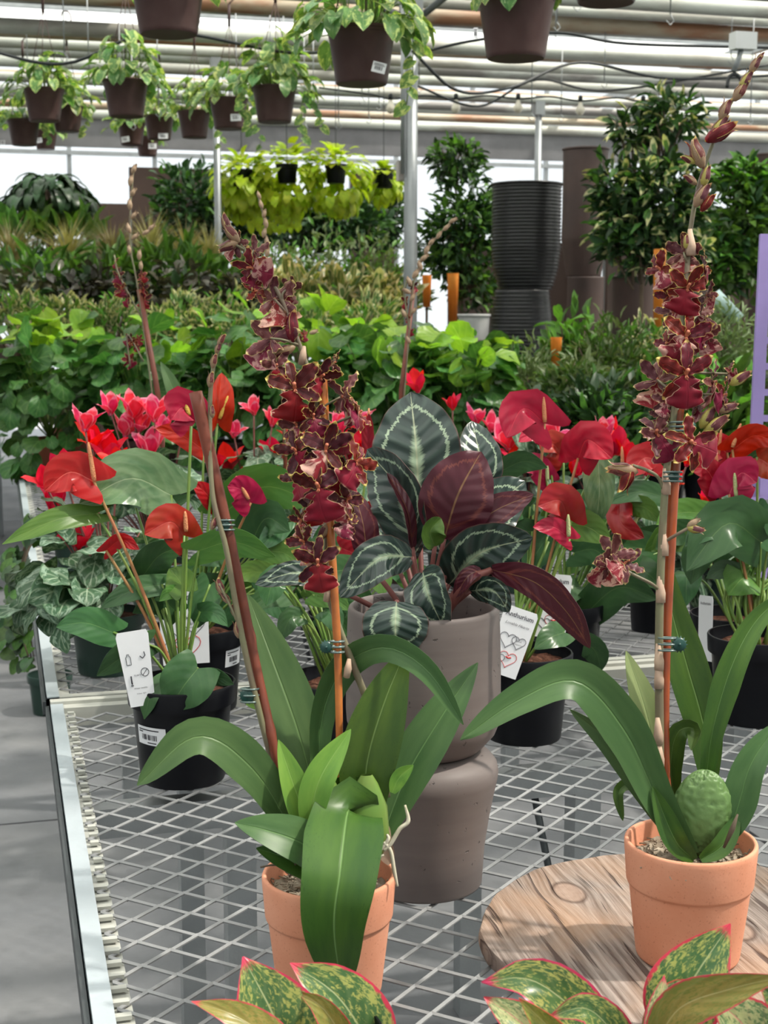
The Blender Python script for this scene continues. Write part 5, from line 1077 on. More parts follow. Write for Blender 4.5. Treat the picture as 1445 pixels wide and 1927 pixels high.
# ================= round weathered board =================
BC = Vector((.7136, 1.3539, .7505)); BR = .2288; BTH = .0225
vs = []; n = 96
prof = [(.0, 0), (BR-.004, 0), (BR-.001, .003), (BR, .008), (BR, BTH-.006), (BR-.002, BTH-.001), (BR-.005, BTH), (BR*.66, BTH), (BR*.33, BTH), (.0005, BTH)]
b = B(); b.lathe((0, 0, 0), prof, n, cap=False)
vv = []
for x, y, z in b.v:
    a = math.atan2(y, x); rr = math.hypot(x, y); k = 1+(.006*math.sin(a*7)+.004*math.sin(a*13+1)+.003*math.sin(a*29)) if rr > BR*.7 else 1; vv.append((x*k, y*k, z))
b.v = vv
wood = _wood(); bo = link('wooden_board', b.mesh('wooden_board', wood), None); bo.location = BC; bo.data.set_sharp_from_angle(angle=math.radians(40))
tag(bo, 'round weathered wooden board with knots, under the right terracotta pot', 'board')
BTZ = BC.z+BTH+.0005
# ================= terracotta pots and orchids =================
def terra(px, py, z, label, fillmat=moss):
    base = PZ(px, py, z); base.z = z+.0005; r = empty('potted_orchid', base, label, 'potted plant')
    R = .0700; Hh = .128
    pr = [(.0, 0), (.0505, 0), (.0535, .002), (.0545, .005), (.0632, .0795), (.0636, .0815), (.0655, .0822), (.0662, .0845), (.0690, .121), (.0690, .1255), (.0682, .1275), (.0665, .128), (.0648, .1275), (.0640, .125), (.0615, .085), (.050, .01)]
    B().lathe(base, pr, 84, cap=False).obj('pot', terracotta, r)
    vs = []; n = 48
    me = bpy.data.meshes.new('potting_moss'); b = B(); vs = [(base.x, base.y, base.z+.112)]; fs = []
    for j in range(1, 11):
        for i in range(n):
            a = 6.2832*i/n; rr = .0625*j/10; vs.append((base.x+rr*math.cos(a), base.y+rr*math.sin(a), base.z+.104+random.uniform(-.004, .006)+.006*(1-j/10)))
    fs += [(0, 1+i, 1+(i+1) % n) for i in range(n)]+[(1+j*n+i, 1+(j+1)*n+i, 1+(j+1)*n+(i+1) % n, 1+j*n+(i+1) % n) for j in range(9) for i in range(n)]
    b.add(vs, fs).obj('potting_moss', fillmat, r)
    b = B()
    for i in range(150):
        a = random.uniform(0, 6.283); rr = .06*random.random()**.5; p = base+Vector((rr*math.cos(a), rr*math.sin(a), .108)); q = p
        pts = [p]
        for _ in range(3): q = q+Vector((random.uniform(-.008, .008), random.uniform(-.008, .008), random.uniform(-.002, .004))); pts.append(q)
        b.tube(pts, random.uniform(.0005, .0011), 4, smooth=2)
    o = b.obj('moss_fibres', moss, r); o['kind'] = 'stuff'
    return r, depth(base+Vector((0, 0, .12))), base
def strapleaf(r, t, pts, w_, mat=None, roll=.25, fold=.22, shape='strap', curl=0, nu=26, wave=.0, twist=0, wn=1):
    return blade(r, 'leaf', mat or L_strap, t, pts, w_/math.cos(roll)**.7, shape=shape, roll=roll, fold=fold, curl=curl, nu=nu, nv=8, thick=.0008, wave=wave, twist=twist, wn=wn)
def stake(r, t, pts, w0, w1, mat, nodes=()):
    v = [P(a, b, t+c) for a, b, c in pts]; cp, _ = crs(v, 10); k = len(cp); rad = []
    for i in range(k):
        f = i/(k-1); q = (w0+(w1-w0)*f)/2*t/FPX
        for nd in nodes: q *= 1+.22*math.exp(-((f-nd)/.012)**2)
        rad.append(q)
    return B().tube(cp, rad, 14).obj('stake', mat, r)
def clip(r, px, py, t, side=-1, wst=22, s=1):
    c = P(px, py, t); k = t/FPX; X, Y, N = RT, UP, -FW; rr = 15*k*s; cc = c+X*(side*20*k)-FW*(wst*.35*k)
    b = B()
    for j in range(14):
        a = j*6.283/14; d = X*math.cos(a)+Y*math.sin(a); q = X*-math.sin(a)+Y*math.cos(a); b.add([cc+N*.003, cc+d*rr*.55+q*rr*.16+N*.0035, cc+d*rr, cc+d*rr*.55-q*rr*.16+N*.0035, cc+d*rr*.9-N*.002], [(0, 1, 2, 3), (1, 4, 2), (3, 2, 4)])
    b.tube([cc-N*.001, cc+N*.002], [rr*.75, rr*.75], 16); b.tube([cc+N*.002, cc+N*.0045], [rr*.22, rr*.14], 10)
    o = b.obj('clip', clip_mat, r)
    for dy in (-10, 0, 10):
        ring = [c+Y*(dy*k*s)+X*(math.cos(a)*wst*.85*k)+FW*(math.sin(a)*wst*.75*k) for a in [i*6.283/18 for i in range(19)]]
        B().tube(ring, .0011, 6).obj('clip_ring', clip_ring, o)
# flower pieces (unit length), front maroon / back paler
def petproto(name, front, back, shape, w, bend, fold, wave, wn=3, curl=0):
    k = 6; pts = [Vector((0, math.sin(bend*2*i/k)/(bend*2), -(1-math.cos(bend*2*i/k))/(bend*2))) for i in range(k+1)]; bd = B()
    leafgeo(bd, pts, w/2, shape, 0, fold, curl, wave, wn, 18, 8, side=Vector((1, 0, 0)), sub=2, thick=.012, mi=0, mi2=1, ruf=.09); return bd.mesh(name, [front, back])
PET = {k: [petproto('petal', m_, O_back, 'petal', w_, bn, fd, wv, wn) for w_, bn, fd, wv, wn in ((.62, .25, .20, .16, 3), (.58, -.35, .25, .20, 4), (.70, .6, .15, .18, 3), (.56, .12, -.2, .24, 3))] for k, m_ in (('m', O_pet), ('c', O_petr), ('b', O_back))}
SEP = {k: [petproto('sepal', m_, O_back, 'petal', w_, bn, .25, .12, 3) for w_, bn in ((.46, .35), (.52, -.35), (.44, .7))] for k, m_ in (('m', O_pet), ('c', O_petr), ('b', O_back))}
LIP = {k: [petproto('lip', m_, O_lipp, 'lip', w_, bn, fd, wv, wn, cu) for w_, bn, fd, wv, wn, cu in ((1.1, .35, -.12, .10, 3, -.15), (1.25, .55, -.05, .12, 3, -.1), (1.0, .2, -.2, .10, 3, -.2))] for k, m_ in (('l', O_lip), ('p', O_lipp))}
COLM = B().tube([(0, 0, 0), (0, .10, .10), (0, .14, .22)], [.07, .055, .065], 8, smooth=3).tube([(0, -.02, .02), (.05, -.12, .12)], [.03, .02], 5).tube([(0, -.02, .02), (-.05, -.12, .12)], [.03, .02], 5).tube([(0, -.02, .02), (0, -.16, .10)], [.03, .02], 5).mesh('column', O_col)
def bez(h): return h*h*(3-2*h)
def budmesh(mat, tipmat=None):
    b = B().lathe((0, 0, 0), [(.02, 0), (.10, .06), (.20, .25), (.235, .45), (.19, .68), (.09, .88), (.01, 1.0)], 12)
    for k in range(3):
        a = k*2.09; o = Vector((math.cos(a), math.sin(a), 0)); leafgeo(b, [o*.08+Vector((0, 0, .05)), o*.245+Vector((0, 0, .45)), o*.16+Vector((0, 0, .85)), o*.24+Vector((0, 0, 1.06))], .20, 'petal', side=Vector((-o.y, o.x, 0)), nu=8, nv=4, curl=-.4, mi=1)
    return b.mesh('bud', [mat, tipmat or mat])
BUD = {'b': budmesh(O_bud, O_back), 'y': budmesh(O_budy, O_back), 't': budmesh(O_budb, O_budb), 'r': budmesh(O_petr, O_petr)}
def bud(r, t, px, py, s, ang, k='b', fw=0, par=None):
    """ang: direction of the tip in the picture, degrees anticlockwise from right"""
    a = math.radians(ang); d = RT*math.cos(a)+UP*math.sin(a)-FW*fw; d.normalize(); S = s*t/FPX; c = P(px, py, t)-d*S*.5
    z = d; x = z.orthogonal().normalized(); y = z.cross(x); m = Matrix((x, y, z)).transposed().to_4x4()
    link('bud', BUD[k], r, None, Matrix.Translation(c-root_loc(r)) @ m @ Matrix.Diagonal((S, S, S, 1)))
    return c
def flower(r, t, px, py, s, yaw=0, pitch=0, roll=0, k='m', lip='l', dz=0, stem=None):
    t = t+dz; c = P(px, py, t); S = s*t/FPX*.56; X, Y, N = RT.copy(), UP.copy(), -FW
    for ax, an in ((N, roll), (X, pitch), (UP, yaw)):
        q = Quaternion(ax, math.radians(an)); X, Y, N = q @ X, q @ Y, q @ N
    c = c+Y*S*.12; rl = root_loc(r); mm = Matrix((X, Y, N)).transposed().to_4x4()
    f = link('flower', COLM, r, None, Matrix.Translation(c-rl) @ mm @ Matrix.Diagonal((S*.9, S*.9, S*.9, 1))); inv = f.matrix_basis.inverted()
    def put(nm, me, a, l, fwd, tw=0):
        a = math.radians(a+random.uniform(-9, 9)); d = X*math.cos(a)+Y*math.sin(a)+N*(fwd+random.uniform(-.12, .18)); nn = N+(X*-math.sin(a)+Y*math.cos(a))*random.uniform(-.35, .35)
        link(nm, me, f, None, inv @ orient(c-rl+d*S*.03, d, nn, S*l*random.uniform(.93, 1.08)))
    put('sepal', random.choice(SEP[k]), 90, .92, .1); put('sepal', random.choice(SEP[k]), 222, .90, .02); put('sepal', random.choice(SEP[k]), 318, .90, .02)
    put('petal', random.choice(PET[k]), 32, .92, .2); put('petal', random.choice(PET[k]), 148, .92, .2); put('lip', random.choice(LIP[lip]), 270, 1.05, .42)
    if stem is not None:
        e = c-N*S*.1; B().tube([stem, stem.lerp(e, .5)-N*.006, e], [.0016, .0013, .0012], 6, smooth=4).obj('pedicel', stem_grey, r)
def near(poly, p): return min(poly, key=lambda q: (q-p).length)
# ---------------- left orchid ----------------
r, t, base = terra(620, 1862, BZ, 'orchid in terracotta pot on the mesh bench, wide leaf hanging over the rim')
TL = t
strapleaf(r, t, [(668, 1600, .03), (664, 1548, .0), (654, 1528, -.045), (640, 1640, -.105), (628, 1745, -.11), (644, 1866, -.085)], 150, L_strap, .1, .10, nu=34)
strapleaf(r, t, [(688, 1560, .01), (690, 1440, .0), (722, 1325, .0), (765, 1220, .01)], 116, L_strap, .15, .16, shape='lance')
strapleaf(r, t, [(722, 1570, .03), (765, 1460, .04), (830, 1350, .05), (899, 1247, .07)], 96, L_strap2, -.15, .15, shape='lance')
strapleaf(r, t, [(556, 1575, -.01), (478, 1450, -.04), (372, 1385, -.06), (258, 1478, -.07)], 84, L_strap2, .2, .2)
strapleaf(r, t, [(640, 1640, -.04), (570, 1588, -.06), (500, 1562, -.07), (442, 1548, -.07)], 84, L_strap2, .35, .2, shape='lance')
strapleaf(r, t, [(628, 1660, -.04), (570, 1625, -.055), (482, 1596, -.06)], 60, L_strap, .3, .2, shape='lance')
strapleaf(r, t, [(598, 1520, .03), (562, 1380, .04), (512, 1240, .06), (466, 1118, .08)], 108, L_strap2, .1, .12, shape='lance')
strapleaf(r, t, [(600, 1500, .03), (606, 1350, .03), (650, 1252, .02), (725, 1218, .0), (805, 1262, -.02), (872, 1364, -.03)], 62, L_strap2, .2, .3)
strapleaf(r, t, [(592, 1600, -.03), (560, 1500, -.035), (524, 1392, -.03)], 58, L_strapy, .25, .3, shape='lance')
strapleaf(r, t, [(580, 1570, -.04), (600, 1470, -.045), (660, 1372, -.03)], 62, L_strapy, -.1, .3, shape='lance')
strapleaf(r, t, [(582, 1510, -.035), (580, 1475, -.035), (584, 1438, -.03)], 18, L_strapy, .2, .3, shape='lance')
strapleaf(r, t, [(612, 1540, .0), (640, 1490, .0), (700, 1472, .0)], 58, L_strap, .2, .2, shape='lance')
strapleaf(r, t, [(738, 1492, .0), (752, 1462, .0), (778, 1440, .0)], 32, L_strapy, .2, .2, shape='lance')
strapleaf(r, t, [(540, 1350, .05), (500, 1330, .05), (462, 1325, .05)], 30, L_strapy, .2, .2, shape='lance')
strapleaf(r, t, [(735, 1625, .01), (722, 1590, .0), (732, 1555, .0)], 34, [bract][0], .2, .3, shape='lance')
bb_ = B().lathe((0, 0, 0), [(.002, 0), (.016, .006), (.024, .03), (.022, .06), (.012, .085), (.006, .095)], 24, sx=1)
for q, sc_, mt in ((P(612, 1625, t), (1, .6, 1), stem_green), (P(690, 1625, t), (1.0, .6, 1), stem_green)):
    link('pseudobulb', bb_.mesh('pseudobulb', mt), r, None, Matrix.Translation(q-Vector((0, 0, .0))-r.location) @ Matrix.Diagonal((*sc_, 1)))
# stakes
stake(r, t, [(548, 1590, -.01), (520, 1430, -.01), (478, 1240, .0), (432, 1020, .0), (368, 738, .0)], 15, 25, bamboo_dark, (.02, .15, .33, .55, .76))
clip(r, 470, 1308, t-.008, 1*-.2, 20, 1.2); clip(r, 424, 988, t-.005, 0, 20, .9)
stake(r, t, [(640, 1560, .01), (636, 1250, .0), (622, 1000, -.005), (606, 694, .0)], 13, 18, bamboo_orange, (.06, .42, .8))
clip(r, 634, 1217, t-.01, -1, 16, 1)
# thin bud spike on the dark stake
def spike(r, t, pts, w0, w1, mat=stem_grey, name='flower_spike'):
    v = [P(a, b, t+c) for a, b, c in pts]; cp, _ = crs(v, 8); k = len(cp); n = len(cp)
    B().tube(cp, [max(.0008, (w0+(w1-w0)*i/(n-1))/2*t/FPX) for i in range(n)], 9).obj(name, mat, r); return cp
cp = spike(r, t, [(545, 1560, .0), (478, 1300, -.012), (446, 1150, -.014), (425, 1030, -.014), (400, 930, -.01), (395, 790, .0), (400, 700, .0), (418, 632, .0)], 13, 7)
for x, y, s, a in ((416, 640, 26, 62), (410, 655, 24, 70), (402, 680, 28, 80), (396, 715, 30, 84), (399, 775, 24, 95), (402, 985, 26, 75), (414, 1105, 34, 110), (424, 1125, 30, 130), (440, 1150, 26, 110), (447, 1185, 34, 100)): bud(r, t-.012, x, y, s, a, 'b')
B().tube([P(462, 1210, t-.012), P(440, 1155, t-.015), P(412, 1098, t-.015)], .0014, 6, smooth=4).obj('flower_spike', stem_grey, r)
# main flower spike
cp = spike(r, t, [(728, 1500, .02), (700, 1350, .015), (668, 1260, .012), (634, 1170, .01), (617, 1100, .008), (615, 960, .008), (606, 860, .008), (596, 760, .0), (578, 690, .0), (548, 610, .0), (520, 545, .0), (478, 498, .0), (430, 420, .0)], 15, 7)
for x, y in ((655, 1258), (617, 1115), (570, 670), (590, 705)): B().tube([P(x-3, y+16, t), P(x, y, t-.003), P(x+2, y-18, t)], [.0036, .0040, .002], 8).obj('bract', bract, r)
FL = [  # px, py, size, yaw, pitch, roll, kind, lip, dz
 (440, 462, 62, 150, 10, 30, 'b', 'l', 0), (478, 505, 84, -30, 20, 70, 'c', 'p', -.01), (478, 478, 78, 160, 20, 0, 'b', 'l', .0), (478, 545, 66, 20, -30, 200, 'c', 'l', .0),
 (518, 570, 108, 175, 5, -10, 'b', 'p', .0), (545, 545, 60, 150, 0, 20, 'b', 'l', .01), (508, 645, 116, 170, 10, 20, 'b', 'p', -.01), (520, 695, 80, 30, 10, 20, 'b', 'l', -.01),
 (556, 738, 128, 5, 5, 10, 'm', 'l', -.02), (602, 715, 86, 40, 10, -10, 'm', 'l', -.01), (648, 752, 116, 120, 0, -50, 'c', 'p', -.01), (672, 780, 80, 60, -20, -60, 'c', 'l', -.02),
 (560, 805, 84, -20, 0, 20, 'm', 'p', -.01), (590, 790, 80, 20, 0, 10, 'm', 'l', -.02), (560, 855, 104, -25, 5, 25, 'm', 'l', -.02), (612, 852, 118, 5, 0, -10, 'm', 'p', -.035),
 (668, 875, 110, 45, 0, -35, 'c', 'l', -.03), (645, 825, 70, 60, 0, 0, 'm', 'l', -.01), (600, 925, 126, -10, 5, 5, 'm', 'l', -.04), (650, 945, 90, 40, 10, -30, 'm', 'p', -.02), (560, 905, 84, -40, 0, 30, 'm', 'l', -.01),
 (568, 985, 72, -60, 0, 10, 'm', 'p', -.01), (575, 1025, 90, -30, 10, 30, 'm', 'p', -.02), (598, 1065, 112, 5, 10, 5, 'm', 'l', -.035), (652, 985, 66, 30, -10, -20, 'm', 'p', -.01), (640, 900, 80, 20, 0, 0, 'm', 'l', -.02),
 (625, 690, 70, 100, 0, 0, 'm', 'l', .01), (585, 960, 70, 0, 0, 0, 'm', 'l', -.01)]
for x, y, s, yw, pi, ro, k, l, dz in FL: flower(r, t, x, y, s*.92, yw, pi, ro, k, l, dz, near(cp, P(x, y+s*.25, t)))
for x, y, s, a, k in ((425, 420, 36, 110, 'b'), (436, 440, 44, 130, 'b'), (430, 462, 40, 200, 'b'), (548, 617, 62, 90, 'r'), (535, 660, 44, 200, 'b'), (610, 1000, 40, 240, 'b')): bud(r, t-.005, x, y, s, a, k)
# aerial roots
for pts in ([(722, 1600), (735, 1588), (752, 1560), (768, 1545), (762, 1515)], [(722, 1585), (735, 1602), (742, 1640), (748, 1668)], [(700, 1612), (715, 1600), (730, 1580), (728, 1570)], [(690, 1628), (706, 1618), (722, 1608)]):
    B().tube([P(a, b, t-.035) for a, b in pts], [.0022]*(len(pts)-1)+[.0012], 7, smooth=6).obj('aerial_root', root_white, r)
B().tube([P(545, 1650, t-.05), P(556, 1625, t-.06), P(565, 1610, t-.06)], .001, 5).obj('dry_root', stem_woody, r); B().tube([P(560, 1640, t-.04), P(520, 1628, t-.06), P(490, 1632, t-.06)], .001, 5, smooth=3).obj('dry_root', stem_woody, r)
# ---------------- right orchid ----------------
r, t, base = terra(1293, 1797, BTZ, 'tall orchid in terracotta pot on the round wooden board, wrinkled pseudobulb showing')
from mathutils import noise as mnoise
c = P(1322, 1530, t-.012); b = B(); vs = []; fs = []; uv = []; nu_, nv_ = 56, 72
for i in range(nu_+1):
    th = math.pi*i/nu_
    for j in range(nv_):
        ph = 6.28318*j/nv_; d = Vector((math.sin(th)*math.cos(ph), math.sin(th)*math.sin(ph), math.cos(th)))
        wr = mnoise.noise(Vector((d.x*2.6, d.y*2.6, d.z*1.5))*1.7); rid = 1-abs(mnoise.noise(Vector((d.x*4.5+wr*1.5, d.y*4.5, d.z*1.6+wr)))*2.2); rid2 = 1-abs(mnoise.noise(Vector((d.x*9, d.y*9+5, d.z*9)))*2)
        k = 1-.12*max(0, rid)**7-.018*max(0, rid2)**3; tp = 1-.12*max(0, d.z)**2
        q = RT*(d.x*.0335*k*tp)+(-FW)*(-d.y*.0155*k)+Vector((0, 0, 1))*(d.z*.0475*k); vs.append(c+q); uv.append((i/nu_, j/nv_))
fs = [(i*nv_+j, (i+1)*nv_+j, (i+1)*nv_+(j+1) % nv_, i*nv_+(j+1) % nv_) for i in range(nu_) for j in range(nv_)]
b.add(vs, fs, uv).obj('pseudobulb', simple('pseudobulb_green', (.14, .25, .085), .42, 0, .6, 18, (.085, .155, .035), .1, 200), r)['label'] = 'fat wrinkled green pseudobulb'
strapleaf(r, t, [(1328, 1470, .0), (1342, 1370, -.01), (1378, 1250, -.01), (1425, 1165, -.0), (1490, 1110, .01)], 56, L_strap, .2, .35, nu=30)
strapleaf(r, t, [(1335, 1480, .03), (1325, 1370, .04), (1292, 1250, .05), (1262, 1140, .06), (1250, 1035, .07)], 84, L_strap, .1, .2, shape='lance', nu=30)
strapleaf(r, t, [(1298, 1612, -.02), (1235, 1500, -.035), (1175, 1375, -.05), (1085, 1282, -.06), (975, 1318, -.07), (866, 1392, -.075)], 88, L_strap2, .2, .28, nu=36, wave=.05, wn=2)
strapleaf(r, t, [(1300, 1608, .0), (1225, 1490, -.01), (1150, 1400, -.01), (1072, 1335, .0)], 62, L_strap2, -.3, .3, shape='lance', nu=26)
strapleaf(r, t, [(1245, 1485, .02), (1218, 1350, .02), (1178, 1225, .03)], 62, L_strapp, .35, .25, shape='lance')
strapleaf(r, t, [(1272, 1520, .03), (1262, 1440, .02), (1275, 1378, .01), (1306, 1372, .01), (1300, 1412, .0)], 46, L_strap, .3, .3, shape='strap')
strapleaf(r, t, [(1318, 1608, -.01), (1378, 1545, -.02), (1412, 1440, -.02), (1465, 1360, -.01)], 70, L_strap2, -.1, .3, nu=26)
strapleaf(r, t, [(1222, 1520, .02), (1192, 1478, .01), (1164, 1490, .0), (1172, 1545, .0)], 24, L_strap, .2, .3)
strapleaf(r, t, [(1360, 1545, .0), (1372, 1500, .0), (1388, 1488, .0)], 34, L_strapy, .2, .3, shape='lance')
for pts, w_ in (([(1306, 1618, -.03), (1270, 1580, -.04), (1228, 1480, -.04)], 46), ([(1318, 1618, -.03), (1360, 1590, -.03), (1392, 1530, -.02)], 40)): strapleaf(r, t, pts, w_, L_strap, 0, .45, shape='lance')
B().tube([P(1362, 1595, t-.045), P(1378, 1560, t-.05), P(1388, 1532, t-.048)], [.0015, .003, .001], 6).obj('dark_streak', stem_woody, r)
stake(r, t, [(1256, 1560, .012), (1251, 1300, .008), (1262, 1000, .004), (1278, 728, .0)], 14, 25, bamboo_orange if False else simple('bamboo_red_orange', (.36, .075, .02), .3, 0, .8, 30, (.18, .035, .015), .1, 100), (.1, .35, .62, .86))
cp = spike(r, t, [(1240, 1545, .005), (1241, 1400, -.002), (1240, 1200, -.006), (1245, 1030, -.008), (1254, 890, -.008), (1270, 760, -.01), (1283, 640, -.008), (1292, 520, -.006), (1298, 440, .0), (1315, 350, .0), (1345, 260, .0), (1385, 175, .0), (1426, 110, .0)], 18, 5)
for x, y in ((1241, 1420), (1239, 1375), (1240, 1270), (1240, 1235), (1243, 1108), (1249, 1020), (1253, 905), (1300, 455)): B().tube([P(x, y+26, t-.008), P(x, y+8, t-.0082), P(x-2, y-24, t-.0092)], [.0050, .0052, .0022], 9).obj('bract', bract, r)
clip(r, 1256, 1212, t-.012, 1, 20, 1.15); clip(r, 1266, 897, t-.012, 0, 20, .85); clip(r, 1278, 803, t-.014, 1, 20, .8)
FR = [
 (1286, 482, 88, 160, 10, 10, 'b', 'l', 0), (1245, 510, 84, -50, 0, 40, 'c', 'p', 0), (1292, 548, 104, 0, 5, -15, 'c', 'l', -.02), (1325, 508, 76, 80, 0, -40, 'c', 'l', 0), (1262, 560, 66, -20, 0, 30, 'c', 'p', 0),
 (1330, 558, 70, 100, 10, -50, 'b', 'p', 0), (1268, 590, 84, -30, 0, 20, 'b', 'p', 0), (1312, 600, 96, 170, 0, 0, 'b', 'p', .0), (1290, 640, 118, 0, 0, -10, 'c', 'p', -.02), (1318, 625, 70, 60, 0, -30, 'c', 'l', 0), (1260, 655, 80, -40, 0, 20, 'c', 'l', 0),
 (1334, 640, 70, 150, 0, -10, 'b', 'l', .01), (1290, 712, 132, 5, 10, 0, 'c', 'l', -.03), (1236, 722, 108, 165, 0, 10, 'b', 'p', 0), (1252, 760, 60, 0, 0, 0, 'b', 'p', -.01),
 (1338, 725, 96, 80, 10, -40, 'b', 'l', 0), (1358, 745, 76, 60, 10, -60, 'c', 'l', -.01), (1310, 765, 70, 120, 0, 0, 'b', 'l', .01), (1372, 705, 56, 100, 0, -60, 'c', 'l', 0),
 (1238, 822, 108, 15, 0, 30, 'b', 'l', -.01), (1306, 836, 120, 25, 0, 70, 'c', 'l', -.03), (1245, 790, 60, 170, 0, 0, 'b', 'l', 0)]
for x, y, s, yw, pi, ro, k, l, dz in FR: flower(r, t, x, y, s*.92, yw, pi, ro, k, l, dz, near(cp, P(x, y+s*.25, t)))
for x, y, s, a, k in ((1319, 368, 50, 62, 'b'), (1330, 382, 40, 55, 'r'), (1300, 338, 30, 140, 'b'), (1327, 332, 40, 78, 'y'), (1312, 290, 58, 112, 'b'), (1296, 300, 30, 150, 'y'), (1354, 250, 64, 30, 'r'), (1352, 240, 48, 60, 'y'),
   (1363, 208, 44, 70, 'b'), (1392, 172, 44, 58, 'b'), (1402, 152, 40, 60, 'y'), (1420, 122, 36, 62, 'b'), (1430, 108, 22, 60, 'b'), (1330, 785, 50, 60, 'y'), (1345, 800, 56, 40, 'y'), (1368, 768, 40, 20, 'b'), (1392, 712, 44, 35, 'y'), (1290, 455, 26, 90, 'y')): bud(r, t-.01, x, y, s, a, k)
s0 = P(1249, 925, t-.008)
B().tube([s0, P(1238, 898, t-.012), P(1215, 884, t-.014), P(1190, 876, t-.014)], .0018, 7, smooth=5).obj('flower_branch', stem_grey, r)
bud(r, t-.014, 1172, 884, 58, 170, 'b'); bud(r, t-.014, 1180, 900, 56, 250, 'r')
B().tube([P(1243, 1112, t-.008), P(1225, 1098, t-.014), P(1195, 1083, t-.016), P(1175, 1072, t-.016)], .0018, 7, smooth=5).obj('flower_branch', stem_grey, r)
for x, y, s, yw, pi, ro, k in ((1150, 1052, 112, 150, 10, 20, 'b'), (1172, 1062, 90, 30, -20, -60, 'b'), (1140, 1070, 80, 200, -10, 60, 'b')): flower(r, t, x, y, s*.9, yw, pi, ro, k, 'p', -.018)
B().tube([P(1249, 1020, t-.008), P(1275, 1005, t-.014), P(1298, 992, t-.014)], .0018, 7, smooth=4).obj('flower_branch', stem_grey, r)
bud(r, t-.014, 1308, 996, 34, 350, 'y'); bud(r, t-.014, 1304, 984, 28, 35, 't')
for i in range(14):
    a = random.uniform(3.4, 6.2); p = base+Vector((.063*math.cos(a), .063*math.sin(a), .112)); 
# ================= background orchids =================
def bgorchid(label, basepx, tt, stakepts, w_, spikes, fl, bu, leaf=()):
    b0 = P(*basepx, tt); r = empty('background_orchid', (b0.x, b0.y, BZ), label, 'potted plant'); put_pot(r, brown_plastic, .06, .11)
    s = [(b0.x, b0.y, BZ+.09)]; v = [Vector(s[0])]+[P(a, b, tt) for a, b in stakepts]; B().tube(v, w_/2*tt/FPX, 10).obj('stake', bamboo_dark, r)
    for sp in spikes: B().tube([P(a, b, tt-.005) for a, b in sp], .0022, 6, smooth=5).obj('flower_spike', stem_grey, r)
    for x, y, s_ in fl: flower(r, tt, x, y, s_, random.uniform(-60, 60), 0, random.uniform(-40, 40), random.choice('mc'), 'l')
    for x, y, s_, a, k in bu: bud(r, tt-.005, x, y, s_, a, k)
    for i in range(5): 
        a = i*1.25; o = Vector((math.cos(a), math.sin(a), 0)); q = Vector(s[0]); leafgeo(B(), [q, q+o*.04+Vector((0, 0, .12)), q+o*.12+Vector((0, 0, .2))], .014, 'strap', side=Vector((-o.y, o.x, 0)), thick=.0008).obj('leaf', L_strap, r)
    for pts, w2 in leaf: blade(r, 'leaf', L_strap2, tt, pts, w2, shape='lance', roll=.2, fold=.2, thick=.0008)
bgorchid('slim background orchid on a red-brown stake, between the pink cyclamens and hanging pots', (305, 900), 3.6, [(298, 746), (262, 545)], 11, [[(305, 880), (262, 560), (246, 470), (245, 400), (252, 312)], [(268, 600), (225, 520), (215, 480)], [(270, 680), (240, 630), (245, 690)]],
  [(222, 520, 30), (228, 545, 34), (240, 565, 26), (270, 545, 30), (272, 565, 34), (268, 522, 24), (218, 495, 22), (245, 640, 26), (255, 650, 26), (243, 680, 30), (262, 640, 22), (230, 545, 26)],
  [(252, 318, 20, 70, 't'), (246, 340, 22, 80, 't'), (250, 362, 20, 60, 't'), (244, 385, 22, 95, 't'), (252, 405, 18, 50, 't'), (242, 430, 20, 110, 't'), (254, 445, 18, 40, 't'), (243, 470, 18, 100, 't'), (262, 480, 20, 90, 't'), (285, 428, 18, 40, 't'), (275, 437, 18, 30, 't'), (265, 500, 18, 95, 't')],
  [([(345, 800, 0), (325, 730, 0), (302, 680, .01)], 32)])
bgorchid('thin background orchid on an orange-brown stake, right of centre before the hedge', (752, 900), 3.7, [(755, 735), (778, 545)], 9, [[(752, 860), (775, 560), (790, 500), (815, 455), (850, 415)], [(770, 620), (762, 560), (765, 525)]],
  [(778, 540, 22), (764, 570, 26), (768, 600, 18), (772, 625, 16)],
  [(852, 415, 18, 30, 't'), (840, 428, 18, 45, 't'), (826, 442, 18, 60, 't'), (812, 455, 18, 50, 't'), (803, 470, 20, 70, 't'), (798, 485, 20, 40, 't'), (790, 500, 20, 110, 't'), (782, 515, 22, 60, 't'), (770, 530, 20, 120, 't'), (765, 548, 18, 150, 't'), (776, 560, 18, 60, 't'), (760, 590, 18, 120, 't'), (778, 585, 16, 50, 't'), (768, 640, 16, 120, 't')])
bgorchid('background orchid with only a brown bud spike showing above the left orchid flowers', (540, 930), 3.5, [(535, 800), (532, 690)], 8, [[(538, 860), (520, 600), (502, 480), (498, 420), (485, 365)]],
  [(565, 640, 26), (572, 632, 22)], [(487, 368, 16, 115, 't'), (491, 385, 18, 110, 't'), (497, 402, 18, 80, 't'), (500, 420, 20, 100, 't'), (497, 438, 20, 80, 't'), (502, 455, 20, 100, 't'), (503, 475, 20, 80, 't'), (590, 625, 18, 20, 't')])
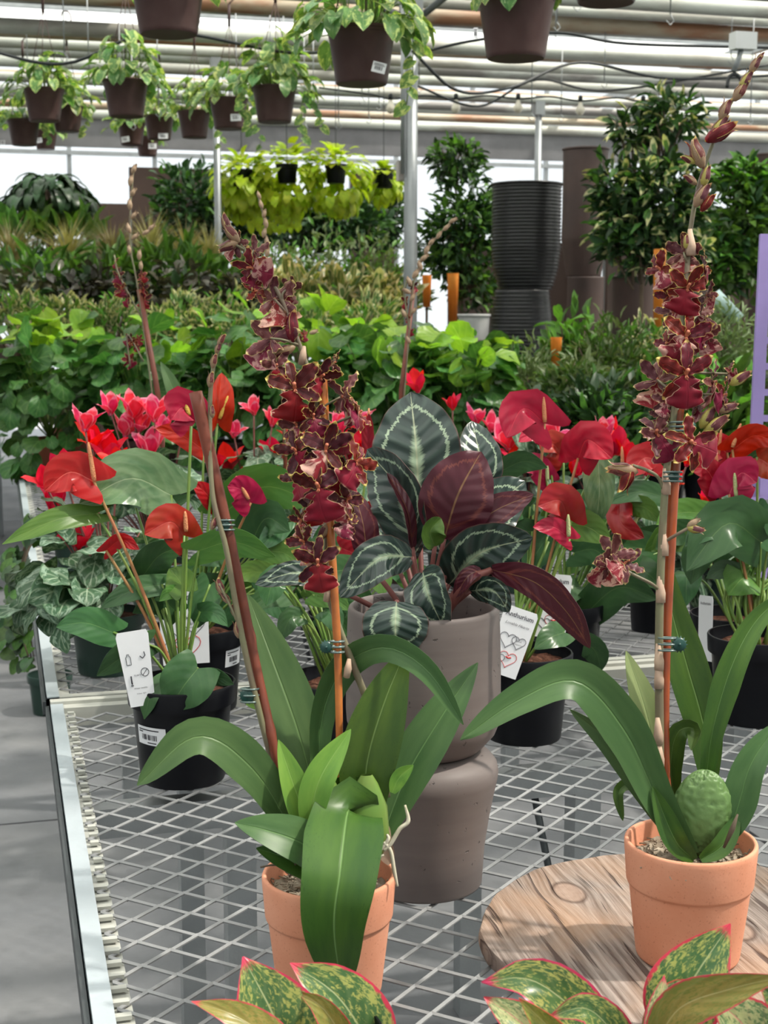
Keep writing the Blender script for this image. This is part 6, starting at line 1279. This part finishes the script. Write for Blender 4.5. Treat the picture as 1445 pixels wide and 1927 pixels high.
# ================= aglaonemas in front =================
def agl(label, px, tt, specs):
    c = P(px, 1990, tt); bb0 = Vector((c.x, c.y, BZ)); r = empty('aglaonema', bb0, label, 'potted plant'); put_pot(r, black_plastic, .06, .10); s = bb0+Vector((0, 0, .09))
    for pts, w_, m_, ro, fo in specs:
        blade(r, 'leaf', m_, tt, pts, w_/math.cos(ro)**.7, shape='ovate', roll=ro, fold=fo, wave=.04, wn=2, nu=22, nv=10, thick=.0007)
        j = P(pts[0][0], pts[0][1], tt+pts[0][2]); B().tube([s, s.lerp(j, .5), j], .003, 7, smooth=4).obj('petiole', bract, r)
agl('pink-edged aglaonema at the bottom edge in front of the left orchid pot', 590, 1.20, [
 ([(560, 2010, 0), (512, 1905, -.01), (457, 1800, .0)], 165, L_agl, .15, .15), ([(560, 1990, -.02), (450, 1915, -.03), (360, 1884, -.03)], 66, L_agly, .3, .3),
 ([(720, 2010, .02), (640, 1880, .02), (546, 1812, .03)], 138, L_agl, .2, .2), ([(670, 1990, -.01), (610, 1900, -.01), (560, 1866, .0)], 54, L_agly, -.2, .4)])
agl('pink-edged aglaonema in front of the round board, left part of the lower right group', 1010, 1.16, [
 ([(1150, 1960, .01), (1010, 1848, .01), (906, 1848, .01)], 112, L_agl, .2, .22), ([(1050, 1990, -.01), (975, 1920, -.01), (910, 1876, .0)], 84, L_aglp, .1, .3),
 ([(1080, 1980, -.02), (1015, 1915, -.02), (976, 1878, -.02)], 50, L_agly, -.3, .4), ([(1190, 1990, -.01), (1110, 1900, -.02), (1030, 1915, -.02)], 76, L_agl, .1, .25), ([(1160, 1990, .02), (1140, 1910, .02), (1108, 1885, .02)], 46, L_agl, .2, .3)])
agl('pink-edged aglaonema at the lower right corner, long golden leaf pointing right', 1290, 1.14, [
 ([(1250, 1960, .03), (1300, 1850, .03), (1374, 1738, .04)], 152, L_agl, -.1, .12), ([(1225, 1990, -.01), (1275, 1900, -.02), (1370, 1862, -.03), (1480, 1836, -.04)], 84, L_agly, .2, .25),
 ([(1440, 2000, .0), (1395, 1925, -.005), (1338, 1878, .0)], 130, L_aglp, .2, .2), ([(1490, 1930, .0), (1462, 1885, .0), (1430, 1858, .0)], 60, L_agl, .1, .2), ([(1235, 1990, .01), (1240, 1900, .01), (1250, 1835, .02)], 60, L_aglp, .3, .3),
 ([(1210, 1930, .01), (1270, 1862, .02), (1340, 1856, .02)], 40, L_aglp, .2, .3)])
